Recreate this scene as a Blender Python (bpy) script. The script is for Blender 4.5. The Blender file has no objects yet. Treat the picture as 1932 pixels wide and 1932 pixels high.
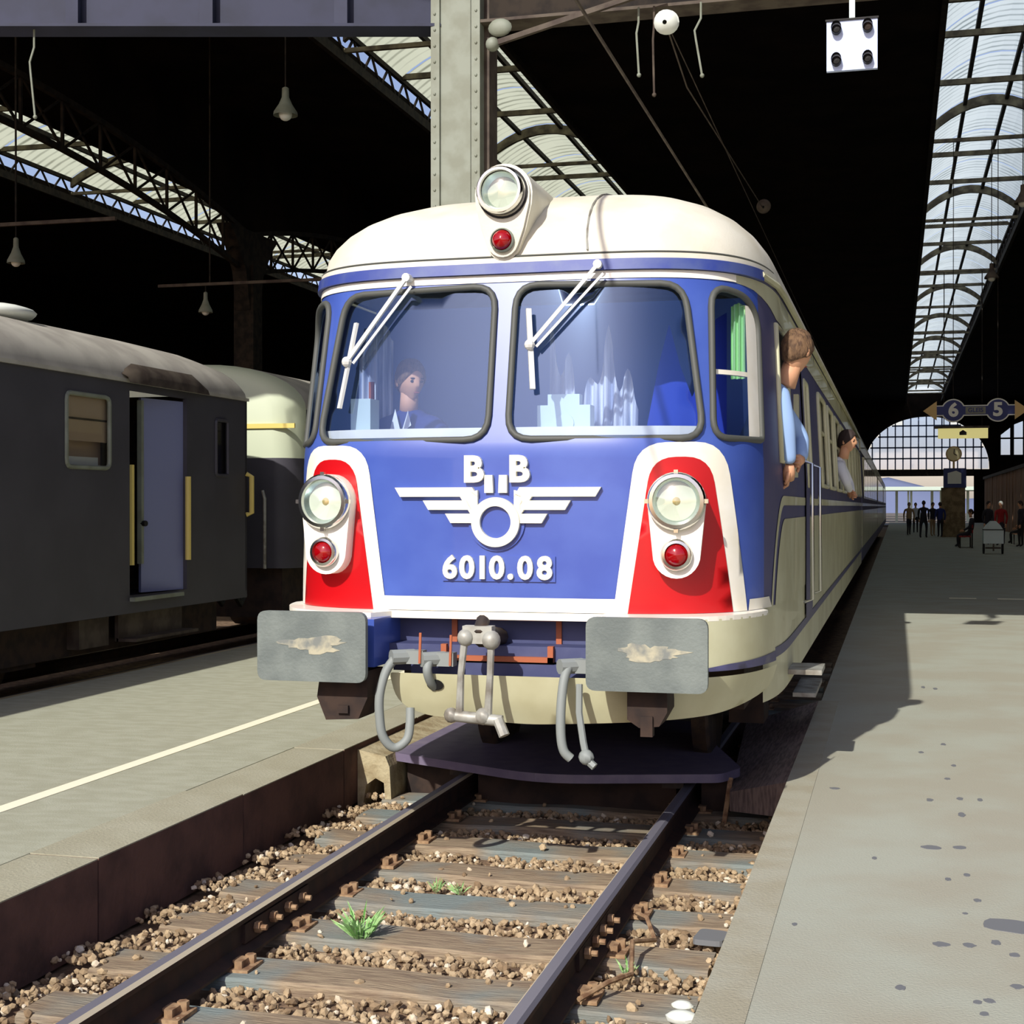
import bpy, bmesh, math, random
from mathutils import Vector, Matrix
from mathutils.geometry import delaunay_2d_cdt
random.seed(7)
PI = math.pi
SC = bpy.context.scene
COL = SC.collection

# ------------------------------------------------------------------ camera
cam_d = bpy.data.cameras.new('camera')
cam_d.sensor_width = 36.0
cam_d.lens = 2760.0/1932.0*36.0
cam_d.clip_end = 2000
cam = bpy.data.objects.new('camera', cam_d); COL.objects.link(cam)
cam.location = (2.05, -7.05, 1.80)
cam.rotation_euler = (math.radians(89.77), 0, math.radians(14.7))
SC.camera = cam

# ------------------------------------------------------------------ sky, sun, exposure
world = bpy.data.worlds.new('sky'); SC.world = world; world.use_nodes = True
wn = world.node_tree; wn.nodes.clear()
w_out = wn.nodes.new('ShaderNodeOutputWorld'); w_bg = wn.nodes.new('ShaderNodeBackground')
w_sky = wn.nodes.new('ShaderNodeTexSky'); w_sky.sky_type = 'NISHITA'; w_sky.sun_disc = False
w_sky.sun_elevation = math.radians(36); w_sky.sun_rotation = math.radians(192)
w_sky.air_density = 1.0; w_sky.dust_density = 1.2; w_sky.ozone_density = 1.0
w_tint = wn.nodes.new('ShaderNodeMixRGB'); w_tint.blend_type = 'MULTIPLY'; w_tint.inputs[0].default_value = 1.0; w_tint.inputs[2].default_value = (1.10, 0.95, 1.02, 1)
wn.links.new(w_sky.outputs[0], w_tint.inputs[1]); wn.links.new(w_tint.outputs[0], w_bg.inputs[0]); wn.links.new(w_bg.outputs[0], w_out.inputs[0])
w_bg.inputs[1].default_value = 0.14
sun_d = bpy.data.lights.new('sun', 'SUN'); sun_d.energy = 4.7; sun_d.angle = math.radians(0.6); sun_d.color = (1.0, 0.965, 0.90)
sun = bpy.data.objects.new('sun', sun_d); COL.objects.link(sun)
SUN = Vector((0.27, 1.35, -1.0)).normalized()
sun.rotation_euler = SUN.to_track_quat('-Z', 'Y').to_euler(); sun.location = (-5, -20, 18)
vs = SC.view_settings
vs.view_transform = 'Standard'; vs.look = 'None'; vs.exposure = 0.0; vs.gamma = 1.0; vs.use_curve_mapping = False

# ------------------------------------------------------------------ materials
def lin(c):
    return tuple(((v/255)/12.92 if v/255 <= 0.04045 else ((v/255+0.055)/1.055)**2.4) for v in c)

def M(name, rgb, rough=0.6, metal=0.0, rgb2=None, scale=6.0, bump=0.0, bscale=None, stretch=(1, 1, 1), lo=0.4, hi=0.62, detail=6.0, coat=0.0, spec=0.5):
    m = bpy.data.materials.new(name); m.use_nodes = True
    nt = m.node_tree; b = nt.nodes['Principled BSDF']
    b.inputs['Base Color'].default_value = (*lin(rgb), 1); b.inputs['Roughness'].default_value = rough
    b.inputs['Metallic'].default_value = metal; b.inputs['Coat Weight'].default_value = coat
    b.inputs['Specular IOR Level'].default_value = spec
    if rgb2 or bump:
        tc = nt.nodes.new('ShaderNodeTexCoord'); mp = nt.nodes.new('ShaderNodeMapping'); mp.inputs['Scale'].default_value = stretch
        nt.links.new(tc.outputs['Object'], mp.inputs[0])
    if rgb2:
        n = nt.nodes.new('ShaderNodeTexNoise'); n.inputs['Scale'].default_value = scale; n.inputs['Detail'].default_value = detail
        r = nt.nodes.new('ShaderNodeValToRGB'); r.color_ramp.elements[0].position = lo; r.color_ramp.elements[1].position = hi
        r.color_ramp.elements[0].color = (*lin(rgb), 1); r.color_ramp.elements[1].color = (*lin(rgb2), 1)
        nt.links.new(mp.outputs[0], n.inputs['Vector']); nt.links.new(n.outputs[0], r.inputs[0]); nt.links.new(r.outputs[0], b.inputs['Base Color'])
    if bump:
        n2 = nt.nodes.new('ShaderNodeTexNoise'); n2.inputs['Scale'].default_value = bscale or scale*4; n2.inputs['Detail'].default_value = 4
        bp = nt.nodes.new('ShaderNodeBump'); bp.inputs['Strength'].default_value = bump; bp.inputs['Distance'].default_value = 0.02
        nt.links.new(mp.outputs[0], n2.inputs['Vector']); nt.links.new(n2.outputs[0], bp.inputs['Height']); nt.links.new(bp.outputs[0], b.inputs['Normal'])
    return m

def glass_mat(name, tint, refl, rough=0.03, gloss=(1, 1, 1)):
    m = bpy.data.materials.new(name); m.use_nodes = True; nt = m.node_tree; nt.nodes.clear()
    o = nt.nodes.new('ShaderNodeOutputMaterial'); mx = nt.nodes.new('ShaderNodeMixShader')
    t = nt.nodes.new('ShaderNodeBsdfTransparent'); g = nt.nodes.new('ShaderNodeBsdfGlossy'); f = nt.nodes.new('ShaderNodeFresnel')
    t.inputs[0].default_value = (*tint, 1); g.inputs['Roughness'].default_value = rough; g.inputs[0].default_value = (*gloss, 1); gm_ = nt.nodes.new('ShaderNodeNewGeometry'); ir = nt.nodes.new('ShaderNodeMapRange'); ir.inputs['To Min'].default_value = 1.5; ir.inputs['To Max'].default_value = 1/1.5
    nt.links.new(gm_.outputs['Backfacing'], ir.inputs['Value']); nt.links.new(ir.outputs[0], f.inputs[0])
    a = nt.nodes.new('ShaderNodeMath'); a.operation = 'ADD'; a.inputs[1].default_value = refl; a.use_clamp = True
    nt.links.new(f.outputs[0], a.inputs[0]); nt.links.new(a.outputs[0], mx.inputs[0]); nt.links.new(t.outputs[0], mx.inputs[1]); nt.links.new(g.outputs[0], mx.inputs[2]); nt.links.new(mx.outputs[0], o.inputs[0])
    return m

def skylight_mat(name, c1, c2, freq):
    m = bpy.data.materials.new(name); m.use_nodes = True; nt = m.node_tree; nt.nodes.clear()
    o = nt.nodes.new('ShaderNodeOutputMaterial'); mx = nt.nodes.new('ShaderNodeMixShader')
    d = nt.nodes.new('ShaderNodeBsdfDiffuse'); t = nt.nodes.new('ShaderNodeBsdfTranslucent')
    tc = nt.nodes.new('ShaderNodeTexCoord'); wv = nt.nodes.new('ShaderNodeTexWave'); wv.bands_direction = 'Y'; wv.inputs['Scale'].default_value = freq; wv.inputs['Distortion'].default_value = 0.3
    n = nt.nodes.new('ShaderNodeTexNoise'); n.inputs['Scale'].default_value = 0.7
    ad = nt.nodes.new('ShaderNodeMath'); ad.operation = 'MULTIPLY_ADD'; ad.inputs[1].default_value = 0.7
    r = nt.nodes.new('ShaderNodeValToRGB'); r.color_ramp.elements[0].color = (*lin(c1), 1); r.color_ramp.elements[1].color = (*lin(c2), 1)
    r.color_ramp.elements[0].position = 0.25; r.color_ramp.elements[1].position = 0.75
    nt.links.new(tc.outputs['Object'], wv.inputs[0]); nt.links.new(tc.outputs['Object'], n.inputs['Vector'])
    nt.links.new(wv.outputs['Fac'], ad.inputs[0]); nt.links.new(n.outputs[0], ad.inputs[2])
    nt.links.new(ad.outputs[0], r.inputs[0])
    nt.links.new(r.outputs[0], d.inputs[0]); nt.links.new(r.outputs[0], t.inputs[0]); mx.inputs[0].default_value = 0.8
    nt.links.new(d.outputs[0], mx.inputs[1]); nt.links.new(t.outputs[0], mx.inputs[2]); nt.links.new(mx.outputs[0], o.inputs[0])
    return m

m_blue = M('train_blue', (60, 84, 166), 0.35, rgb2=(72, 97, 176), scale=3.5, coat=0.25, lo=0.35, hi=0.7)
m_sideblue = M('train_blue_grey', (74, 74, 112), 0.5, rgb2=(84, 82, 112), scale=3)  # greyer and darker than the nose blue
m_bluedk = M('frame_blue', (50, 66, 140), 0.5, rgb2=(72, 86, 140), scale=6)
m_white = M('train_white', (250, 246, 232), 0.4, rgb2=(240, 234, 214), scale=4, coat=0.2)
m_cream = M('train_cream', (206, 204, 168), 0.45, rgb2=(190, 186, 148), scale=2.5, coat=0.15)
m_roof = M('train_roof_cream', (226, 222, 204), 0.65, rgb2=(214, 208, 186), scale=3, bump=0.08, bscale=70)
m_red = M('train_red', (188, 8, 18), 0.35, coat=0.3)
m_chrome = M('chrome', (205, 205, 200), 0.18, 1.0)
m_rubber = M('window_rubber', (78, 80, 74), 0.6)
m_buffer = M('buffer_grey', (100, 108, 104), 0.6, rgb2=(118, 126, 120), scale=5, bump=0.15, bscale=60)
m_rubmark = M('buffer_bare', (178, 172, 146), 0.6, rgb2=(120, 124, 118), scale=14)
m_hose = M('hose_grey', (134, 140, 136), 0.6)
m_steel = M('coupling_steel', (172, 172, 162), 0.5, 0.2, rgb2=(128, 122, 110), scale=9)
m_darksteel = M('dark_steel', (45, 38, 34), 0.7, rgb2=(70, 55, 42), scale=12)
m_brown = M('underframe_brown', (58, 42, 32), 0.85, rgb2=(36, 26, 22), scale=8)
m_head = M('headstock_shaded_blue', (58, 64, 104), 0.6, rgb2=(70, 76, 112), scale=6)  # navy darkened for the shade cast by shelf and buffers
m_orange = M('stencil_orange', (168, 92, 58), 0.7)
m_lensred = M('red_lens', (150, 0, 8), 0.12, coat=0.8)
m_lens = glass_mat('lamp_lens', (0.85, 0.92, 0.9), 0.15, 0.08)
m_reflector = M('lamp_reflector', (200, 210, 208), 0.22, 0.9)
m_wscreen = glass_mat('windscreen_glass', (0.80, 0.88, 1.0), 0.13, 0.06, (0.42, 0.62, 1.0))
m_sideglass = glass_mat('side_window_glass', (0.6, 0.65, 0.75), 0.1, 0.03)
m_coachglass = glass_mat('coach_glass', (0.85, 0.85, 0.85), -0.03)
m_cabwall = M('cab_wall_blue', (112, 150, 232), 0.7)
m_reflblue = M('reflection_blue', (36, 62, 175), 0.8)
m_cloth = M('curtain_and_streak_white', (215, 218, 225), 0.9, rgb2=(150, 160, 185), scale=5, stretch=(4, 4, .4))
m_green = M('curtain_green', (190, 238, 168), 0.85)
m_wiper = M('wiper_grey', (215, 215, 208), 0.45)
m_black = M('black_paint', (14, 12, 12), 0.7)
m_soot = M('soot_black', (16, 12, 11), 0.95, rgb2=(30, 22, 18), scale=0.8, spec=0.1)
m_iron = M('dark_iron', (30, 27, 26), 0.8, rgb2=(52, 45, 38), scale=5, spec=0.2)
m_rib = M('skylight_rib', (120, 112, 90), 0.8, rgb2=(70, 62, 50), scale=3)
m_colm = M('column_paint', (132, 138, 124), 0.6, rgb2=(120, 124, 108), scale=5)
m_colm2 = M('column_brown', (86, 76, 64), 0.75, rgb2=(60, 48, 40), scale=5)
m_girder = M('girder_blue_grey', (44, 48, 72), 0.7, rgb2=(34, 38, 58), scale=2)
m_sky_g = skylight_mat('wired_glass', (104, 108, 86), (208, 212, 184), 0.8)
m_sky_b = skylight_mat('wired_glass_pale', (112, 128, 128), (214, 226, 224), 0.8)
m_plat = M('asphalt', (163, 160, 142), 0.9, rgb2=(168, 170, 154), scale=1.6, bump=0.25, bscale=90)
m_platl = M('asphalt_pale', (162, 162, 140), 0.9, rgb2=(172, 173, 152), scale=5.0, bump=0.25, bscale=90, stretch=(1, 2, 1))
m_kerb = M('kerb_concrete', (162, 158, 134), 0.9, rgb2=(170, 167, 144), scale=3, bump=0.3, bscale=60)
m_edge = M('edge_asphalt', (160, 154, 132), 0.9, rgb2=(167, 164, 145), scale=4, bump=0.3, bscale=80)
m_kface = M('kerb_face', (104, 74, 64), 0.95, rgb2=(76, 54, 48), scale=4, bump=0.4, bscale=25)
m_line = M('line_paint', (250, 244, 215), 0.8)
m_spot = M('oil_spot', (112, 114, 116), 0.8)
m_rail = M('rail_rust', (62, 40, 30), 0.8, rgb2=(44, 30, 26), scale=9)
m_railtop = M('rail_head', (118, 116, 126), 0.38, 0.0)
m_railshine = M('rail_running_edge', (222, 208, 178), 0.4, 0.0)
m_rusty = M('rust_dusty', (168, 138, 104), 0.9, rgb2=(120, 88, 62), scale=20)
m_bed = M('ballast_bed', (128, 104, 80), 1.0, rgb2=(92, 72, 54), scale=14, bump=0.6, bscale=40)
m_leaf = M('weed_green', (140, 190, 112), 0.7, rgb2=(180, 215, 150), scale=30)
m_plate = M('crossing_steel', (112, 102, 124), 0.6, rgb2=(124, 114, 132), scale=8)
m_conc = M('pale_concrete', (180, 168, 134), 0.9, rgb2=(150, 134, 100), scale=8, bump=0.4, bscale=40)
m_ramp = M('ramp_board', (150, 132, 124), 0.9, rgb2=(112, 98, 94), scale=10, stretch=(6, .6, 1))
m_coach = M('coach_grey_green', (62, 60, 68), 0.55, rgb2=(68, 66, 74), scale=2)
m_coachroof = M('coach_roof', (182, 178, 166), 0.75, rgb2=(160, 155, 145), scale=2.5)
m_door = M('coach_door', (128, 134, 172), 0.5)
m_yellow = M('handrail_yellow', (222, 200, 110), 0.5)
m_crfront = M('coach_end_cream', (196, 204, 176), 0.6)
m_brownwin = M('window_roller_blind', (205, 180, 145), 0.8)
m_signblue = M('sign_blue', (40, 54, 112), 0.6)
m_signwhite = M('sign_white', (225, 230, 220), 0.6)
m_signgold = M('sign_gold', (206, 176, 116), 0.6)
m_sigbox = M('signal_enamel', (190, 205, 240), 0.5)
m_planks = M('timber_brown', (158, 118, 88), 0.85, rgb2=(118, 86, 64), scale=4, stretch=(1, 1, .2))
m_stone = M('pillar_stone', (142, 124, 92), 0.9, rgb2=(110, 92, 66), scale=5, bump=0.3)
m_cart = M('cart_enamel', (200, 216, 212), 0.5)
m_sail = M('far_canopy', (190, 205, 190), 0.8)
m_hill = M('far_hill', (110, 120, 150), 1.0)
m_skin = M('skin', (214, 160, 122), 0.6)
m_hair = M('hair_brown', (120, 92, 64), 0.8, rgb2=(80, 58, 40), scale=60, stretch=(1, 1, .3), bump=0.5, bscale=90)
m_hairdk = M('hair_dark', (50, 38, 34), 0.8)
m_shirt = M('shirt_pale_blue', (150, 180, 222), 0.85)
m_shirtw = M('shirt_white', (225, 228, 232), 0.85)
m_navy = M('uniform_navy', (34, 48, 110), 0.85)
m_cl_dark = M('cloth_dark', (40, 38, 46), 0.9)
m_cl_red = M('cloth_red', (150, 30, 30), 0.9)
m_cl_tan = M('cloth_tan', (170, 140, 104), 0.9)
m_ground = M('far_ground', (112, 104, 92), 1.0, rgb2=(92, 84, 74), scale=0.5)

# sleeper: weathered wood with grain, blue-grey stains in patches
def wood_mat():
    m = M('sleeper_wood', (156, 138, 112), 0.9, rgb2=(126, 108, 88), scale=9, stretch=(.7, 7, 7), bump=0.5, bscale=16)
    nt = m.node_tree; b = nt.nodes['Principled BSDF']; src = b.inputs['Base Color'].links[0].from_socket
    tc = nt.nodes.new('ShaderNodeTexCoord'); gm = nt.nodes.new('ShaderNodeNewGeometry')
    n = nt.nodes.new('ShaderNodeTexNoise'); n.inputs['Scale'].default_value = 1.6; n.inputs['Detail'].default_value = 3
    r = nt.nodes.new('ShaderNodeValToRGB'); r.color_ramp.elements[0].position = 0.43; r.color_ramp.elements[1].position = 0.62
    mx = nt.nodes.new('ShaderNodeMixRGB'); mx.inputs[2].default_value = (*lin((124, 134, 130)), 1)
    nt.links.new(gm.outputs['Position'], n.inputs['Vector']); nt.links.new(n.outputs[0], r.inputs[0]); nt.links.new(r.outputs[0], mx.inputs[0])
    nt.links.new(src, mx.inputs[1]); nt.links.new(mx.outputs[0], b.inputs['Base Color'])
    return m
m_wood = wood_mat()
def stone_mat():
    m = M('ballast_stone', (128, 104, 76), 0.95)
    nt = m.node_tree; b = nt.nodes['Principled BSDF']; g = nt.nodes.new('ShaderNodeNewGeometry')
    r = nt.nodes.new('ShaderNodeValToRGB'); e = r.color_ramp.elements
    e[0].color = (*lin((124, 102, 76)), 1); e[1].color = (*lin((225, 216, 196)), 1); e[1].position = 1.0
    e.new(0.55).color = (*lin((166, 144, 112)), 1); e.new(0.9).color = (*lin((186, 164, 130)), 1)
    nt.links.new(g.outputs['Random Per Island'], r.inputs[0]); nt.links.new(r.outputs[0], b.inputs['Base Color'])
    return m
m_ballast = stone_mat()

# ------------------------------------------------------------------ mesh helpers
class MB:
    def __init__(s): s.v = []; s.f = []; s.mi = []
    def add(s, vs_, fs, mi=0):
        o = len(s.v); s.v += [tuple(v) for v in vs_]; s.f += [tuple(i+o for i in f) for f in fs]; s.mi += [mi]*len(fs); return s
    def box(s, c, d, rz=0, mi=0, R=None):
        x, y, z = d[0]/2, d[1]/2, d[2]/2
        R = R or Matrix.Rotation(rz, 3, 'Z'); c = Vector(c)
        vs_ = [c+R@Vector((sx*x, sy*y, sz*z)) for sz in (-1, 1) for sx, sy in ((-1, -1), (1, -1), (1, 1), (-1, 1))]
        return s.add(vs_, [(3, 2, 1, 0), (4, 5, 6, 7), (0, 1, 5, 4), (1, 2, 6, 5), (2, 3, 7, 6), (3, 0, 4, 7)], mi)
    def b2(s, lo, hi, mi=0):
        return s.box([(a+b)/2 for a, b in zip(lo, hi)], [b-a for a, b in zip(lo, hi)], mi=mi)
    def bar(s, p0, p1, w, h=None, mi=0):
        p0 = Vector(p0); p1 = Vector(p1); d = p1-p0; L = d.length; d.normalize()
        up = Vector((0, 0, 1)) if abs(d.z) < 0.98 else Vector((0, 1, 0))
        x = d.cross(up).normalized(); y = x.cross(d).normalized()
        R = Matrix((x, d, y)).transposed()
        return s.box((p0+p1)/2, (w, L, h or w), mi=mi, R=R)
    def tube(s, path, r, n=8, closed=False, caps=True, mi=0):
        P = [Vector(p) for p in path]; m = len(P); rings = []
        rr = r if isinstance(r, (list, tuple)) else [r]*m
        prev = None; vs_ = []
        for i in range(m):
            a = P[i-1] if (i > 0 or closed) else P[i]; b = P[(i+1) % m] if (i < m-1 or closed) else P[i]
            t = (b-a).normalized()
            if prev is None:
                up = Vector((0, 0, 1)) if abs(t.z) < 0.9 else Vector((1, 0, 0))
                x = t.cross(up).normalized()
            else:
                x = (prev - t*prev.dot(t)).normalized()
            prev = x; y = t.cross(x)
            vs_ += [P[i]+(x*math.cos(k*2*PI/n)+y*math.sin(k*2*PI/n))*rr[i] for k in range(n)]
        fs = []
        for i in range(m if closed else m-1):
            j = (i+1) % m
            for k in range(n): fs.append((i*n+k, i*n+(k+1) % n, j*n+(k+1) % n, j*n+k))
        if caps and not closed: fs += [tuple(range(n-1, -1, -1)), tuple((m-1)*n+k for k in range(n))]
        return s.add(vs_, fs, mi)
    def cyl(s, p0, p1, r, n=16, mi=0): return s.tube([p0, p1], r, n, mi=mi)
    def lathe(s, prof, o, axis=(0, 0, 1), n=24, mi=0):
        a = Vector(axis).normalized(); up = Vector((0, 0, 1)) if abs(a.z) < 0.9 else Vector((1, 0, 0))
        x = a.cross(up).normalized(); y = a.cross(x); o = Vector(o); vs_ = []; fs = []
        for r, h in prof: vs_ += [o+a*h+(x*math.cos(k*2*PI/n)+y*math.sin(k*2*PI/n))*max(r, 1e-4) for k in range(n)]
        for i in range(len(prof)-1):
            for k in range(n): fs.append((i*n+k, (i+1)*n+k, (i+1)*n+(k+1) % n, i*n+(k+1) % n))
        return s.add(vs_, fs, mi)
    def sphere(s, c, r, n=12, m=8, mi=0):
        r = r if isinstance(r, (tuple, list)) else (r, r, r); c = Vector(c); vs_ = []; fs = []
        for i in range(m+1):
            ph = PI*i/m
            vs_ += [c+Vector((r[0]*max(math.sin(ph), 1e-3)*math.cos(2*PI*k/n), r[1]*max(math.sin(ph), 1e-3)*math.sin(2*PI*k/n), r[2]*math.cos(ph))) for k in range(n)]
        for i in range(m):
            for k in range(n): fs.append((i*n+k, (i+1)*n+k, (i+1)*n+(k+1) % n, i*n+(k+1) % n))
        return s.add(vs_, fs, mi)
    def prism(s, poly, fn, d0, d1, mi=0):
        n = len(poly); vs_ = [fn(p[0], p[1], d0) for p in poly]+[fn(p[0], p[1], d1) for p in poly]
        fs = [tuple(range(n-1, -1, -1)), tuple(range(n, 2*n))]+[(i, (i+1) % n, n+(i+1) % n, n+i) for i in range(n)]
        return s.add(vs_, fs, mi)
    def grid(s, rows, closed=False, mi=0):
        n = len(rows[0]); vs_ = [p for r in rows for p in r]; fs = []
        for i in range(len(rows)-1):
            for k in range(n if closed else n-1): fs.append((i*n+k, i*n+(k+1) % n, (i+1)*n+(k+1) % n, (i+1)*n+k))
        return s.add(vs_, fs, mi)
    def build(s, name, mat, parent=None, smooth=False, loc=None, fix=True):
        me = bpy.data.meshes.new(name); me.from_pydata(s.v, [], s.f)
        for mm in (mat if isinstance(mat, (list, tuple)) else [mat]): me.materials.append(mm)
        me.polygons.foreach_set('material_index', s.mi)
        if fix:
            bm = bmesh.new(); bm.from_mesh(me); bmesh.ops.recalc_face_normals(bm, faces=bm.faces); bm.to_mesh(me); bm.free()
        if smooth:
            me.polygons.foreach_set('use_smooth', [True]*len(me.polygons))
            if smooth != 'all':
                try: me.set_sharp_from_angle(angle=math.radians(38))
                except Exception: pass
        return link(name, me, parent, loc)

def link(name, me, parent=None, loc=None):
    o = bpy.data.objects.new(name, me); COL.objects.link(o)
    if parent:
        o.parent = parent
        pl = wloc(parent); 
        o.location = Vector(loc or (0, 0, 0)) - pl if loc is not None else -pl
    elif loc is not None: o.location = loc
    return o
def wloc(o):
    l = Vector(o.location)
    return l + wloc(o.parent) if o.parent else l
def tag(o, label=None, cat=None, group=None, kind=None):
    if label: o['label'] = label
    if cat: o['category'] = cat
    if group: o['group'] = group
    if kind: o['kind'] = kind
    return o
def thing(name, label, cat, loc=(0, 0, 0), group=None, kind=None):
    o = bpy.data.objects.new(name, None); COL.objects.link(o); o.location = loc; o.empty_display_size = 0.2
    return tag(o, label, cat, group, kind)
def rounded(poly, r, n=5):
    out = []; m = len(poly); rs = r if isinstance(r, (list, tuple)) else [r]*m
    for i in range(m):
        p = Vector(poly[i]); a = (Vector(poly[i-1])-p); b = (Vector(poly[(i+1) % m])-p)
        ra = min(rs[i], a.length*0.49, b.length*0.49); a.normalize(); b.normalize()
        p0 = p+a*ra; p1 = p+b*ra
        for k in range(n+1):
            t = k/n; q = p0*(1-t)**2+p*2*t*(1-t)+p1*t*t; out.append((q.x, q.y))
    return out
def inside(p, poly):
    x, y = p; c = False; n = len(poly); j = n-1
    for i in range(n):
        xi, yi = poly[i]; xj, yj = poly[j]
        if (yi > y) != (yj > y) and x < (xj-xi)*(y-yi)/(yj-yi)+xi: c = not c
        j = i
    return c
def dens(poly, st):
    out = []
    for i in range(len(poly)):
        a = poly[i]; b = poly[(i+1) % len(poly)]; d = math.hypot(b[0]-a[0], b[1]-a[1]); k = max(1, int(d/st))
        for q in range(k): t = q/k; out.append((a[0]+(b[0]-a[0])*t, a[1]+(b[1]-a[1])*t))
    return out
def patch(outline, holes=(), st=0.08):
    loops = [dens(outline, st)]+[dens(h, st) for h in holes]; V = []; E = []
    for lp in loops:
        o = len(V); V += [Vector(p) for p in lp]; E += [(o+i, o+(i+1) % len(lp)) for i in range(len(lp))]
    xs = [p[0] for p in outline]; ys = [p[1] for p in outline]
    nx = int((max(xs)-min(xs))/st); ny = int((max(ys)-min(ys))/st)
    for i in range(1, nx):
        for j in range(1, ny):
            p = (min(xs)+i*st, min(ys)+j*st)
            if inside(p, outline) and not any(inside(p, h) for h in holes): V.append(Vector(p))
    r = delaunay_2d_cdt(V, E, [], 0, 1e-6); v = r[0]; fs = []
    for t in r[2]:
        cx = sum(v[i].x for i in t)/3; cy = sum(v[i].y for i in t)/3
        if inside((cx, cy), outline) and not any(inside((cx, cy), h) for h in holes): fs.append(tuple(t))
    return [(p.x, p.y) for p in v], fs
def flat_text(txt, size, fn, d0, d1, bold=0.0, sx=1.0):
    """solid lettering: fn(u, v, depth) -> 3D point; centred on (0,0)"""
    cu = bpy.data.curves.new('lettering', 'FONT'); cu.body = txt; cu.size = size; cu.align_x = 'CENTER'; cu.align_y = 'CENTER'; cu.extrude = 0.5; cu.offset = bold; cu.resolution_u = 4
    ob = bpy.data.objects.new('lettering', cu); COL.objects.link(ob)
    dg = bpy.context.evaluated_depsgraph_get(); me = bpy.data.meshes.new_from_object(ob.evaluated_get(dg))
    v = [fn(p.co.x*sx, p.co.y, d0 if p.co.z < 0 else d1) for p in me.vertices]; f = [tuple(p.vertices) for p in me.polygons]
    bpy.data.objects.remove(ob); bpy.data.curves.remove(cu); bpy.data.meshes.remove(me)
    return MB().add(v, f)

# ================================================================== THE SETTING
S = lambda o, label=None: tag(o, label, None, None, 'structure')
ZL, ZR = 0.18, 0.20          # platform heights above rail head
Y_END = 140.0
S(MB().b2((-60, -14, -0.5), (40, 420, -0.24)).build('ground', m_bed), 'brown ballast bed under the tracks')
# --- left platform
pl = S(MB().b2((-5.2, -12, -0.24), (-1.86, Y_END, ZL)).build('platform_left', m_platl), 'pale asphalt platform between the two trains')
S(MB().b2((-2.62, -12, ZL), (-2.52, 60, ZL+0.004)).build('edge_line', m_line, pl))
krb = MB(); L = 1.55
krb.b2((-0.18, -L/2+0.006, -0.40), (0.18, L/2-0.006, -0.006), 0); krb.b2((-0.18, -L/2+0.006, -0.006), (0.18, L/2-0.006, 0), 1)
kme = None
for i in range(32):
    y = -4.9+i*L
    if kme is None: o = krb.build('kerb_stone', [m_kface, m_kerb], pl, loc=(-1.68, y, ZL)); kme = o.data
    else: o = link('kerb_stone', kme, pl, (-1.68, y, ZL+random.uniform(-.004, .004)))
# kerb face gets the dark side, top the pale one
# --- right platform
pr = S(MB().b2((1.46, -12, -0.24), (16.8, Y_END, ZR)).build('platform_right', m_plat), 'grey asphalt platform right of the blue train')
S(MB().b2((1.44, -12, ZR), (1.60, 5.2, ZR+0.003)).build('platform_edge_strip', m_edge, pr))
for (x, y, sx, sy) in [(2.479, -1.18, 0.111, 0.098), (2.406, -1.423, 0.017, 0.032), (2.067, -2.029, 0.016, 0.027), (2.209, -1.495, 0.031, 0.032), (2.311, -1.481, 0.023, 0.026), (2.461, -1.559, 0.019, 0.025), (2.306, -2.116, 0.015, 0.02), (2.345, -2.09, 0.019, 0.025), (2.442, -1.919, 0.021, 0.027), (2.321, -2.223, 0.015, 0.019), (2.206, 0.069, 0.045, 0.042), (2.338, 0.104, 0.032, 0.032), (2.382, 0.868, 0.019, 0.052), (2.231, 1.224, 0.017, 0.043), (2.391, 1.295, 0.017, 0.043), (2.496, 1.293, 0.014, 0.043), (2.269, -0.517, 0.014, 0.027), (2.35, -0.421, 0.014, 0.027), (2.315, -1.051, 0.01, 0.015), (2.344, 1.892, 0.016, 0.033), (2.21, 2.81, 0.017, 0.041), (2.359, 3.177, 0.018, 0.044), (2.397, 2.358, 0.016, 0.037), (2.386, 6.271, 0.019, 0.074), (2.285, 6.361, 0.019, 0.076), (2.372, -0.837, 0.015, 0.024), (1.716, 1.428, 0.03, 0.031), (1.678, -1.369, 0.01, 0.021), (1.957, -0.209, 0.012, 0.03)]:
    a = 0.0
    mb = MB(); pts = []
    for k in range(14):
        t = 2*PI*k/14; r = 1+random.uniform(-.18, .18); u = sx*r*math.cos(t); v = sy*r*math.sin(t)
        pts.append((x+u*math.cos(a)-v*math.sin(a), y+u*math.sin(a)+v*math.cos(a)))
    mb.prism(pts, lambda p, q, d: (p, q, d), ZR, ZR+0.002)
    mb.build('oil_spot', m_spot, pr)
for (x0, x1) in [(3.75, 4.9), (5.15, 6.4), (2.95, 3.4)]:
    MB().b2((x0, 19.4, ZR), (x1, 19.55, ZR+.003)).build('floor_line', m_line, pr)

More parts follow.
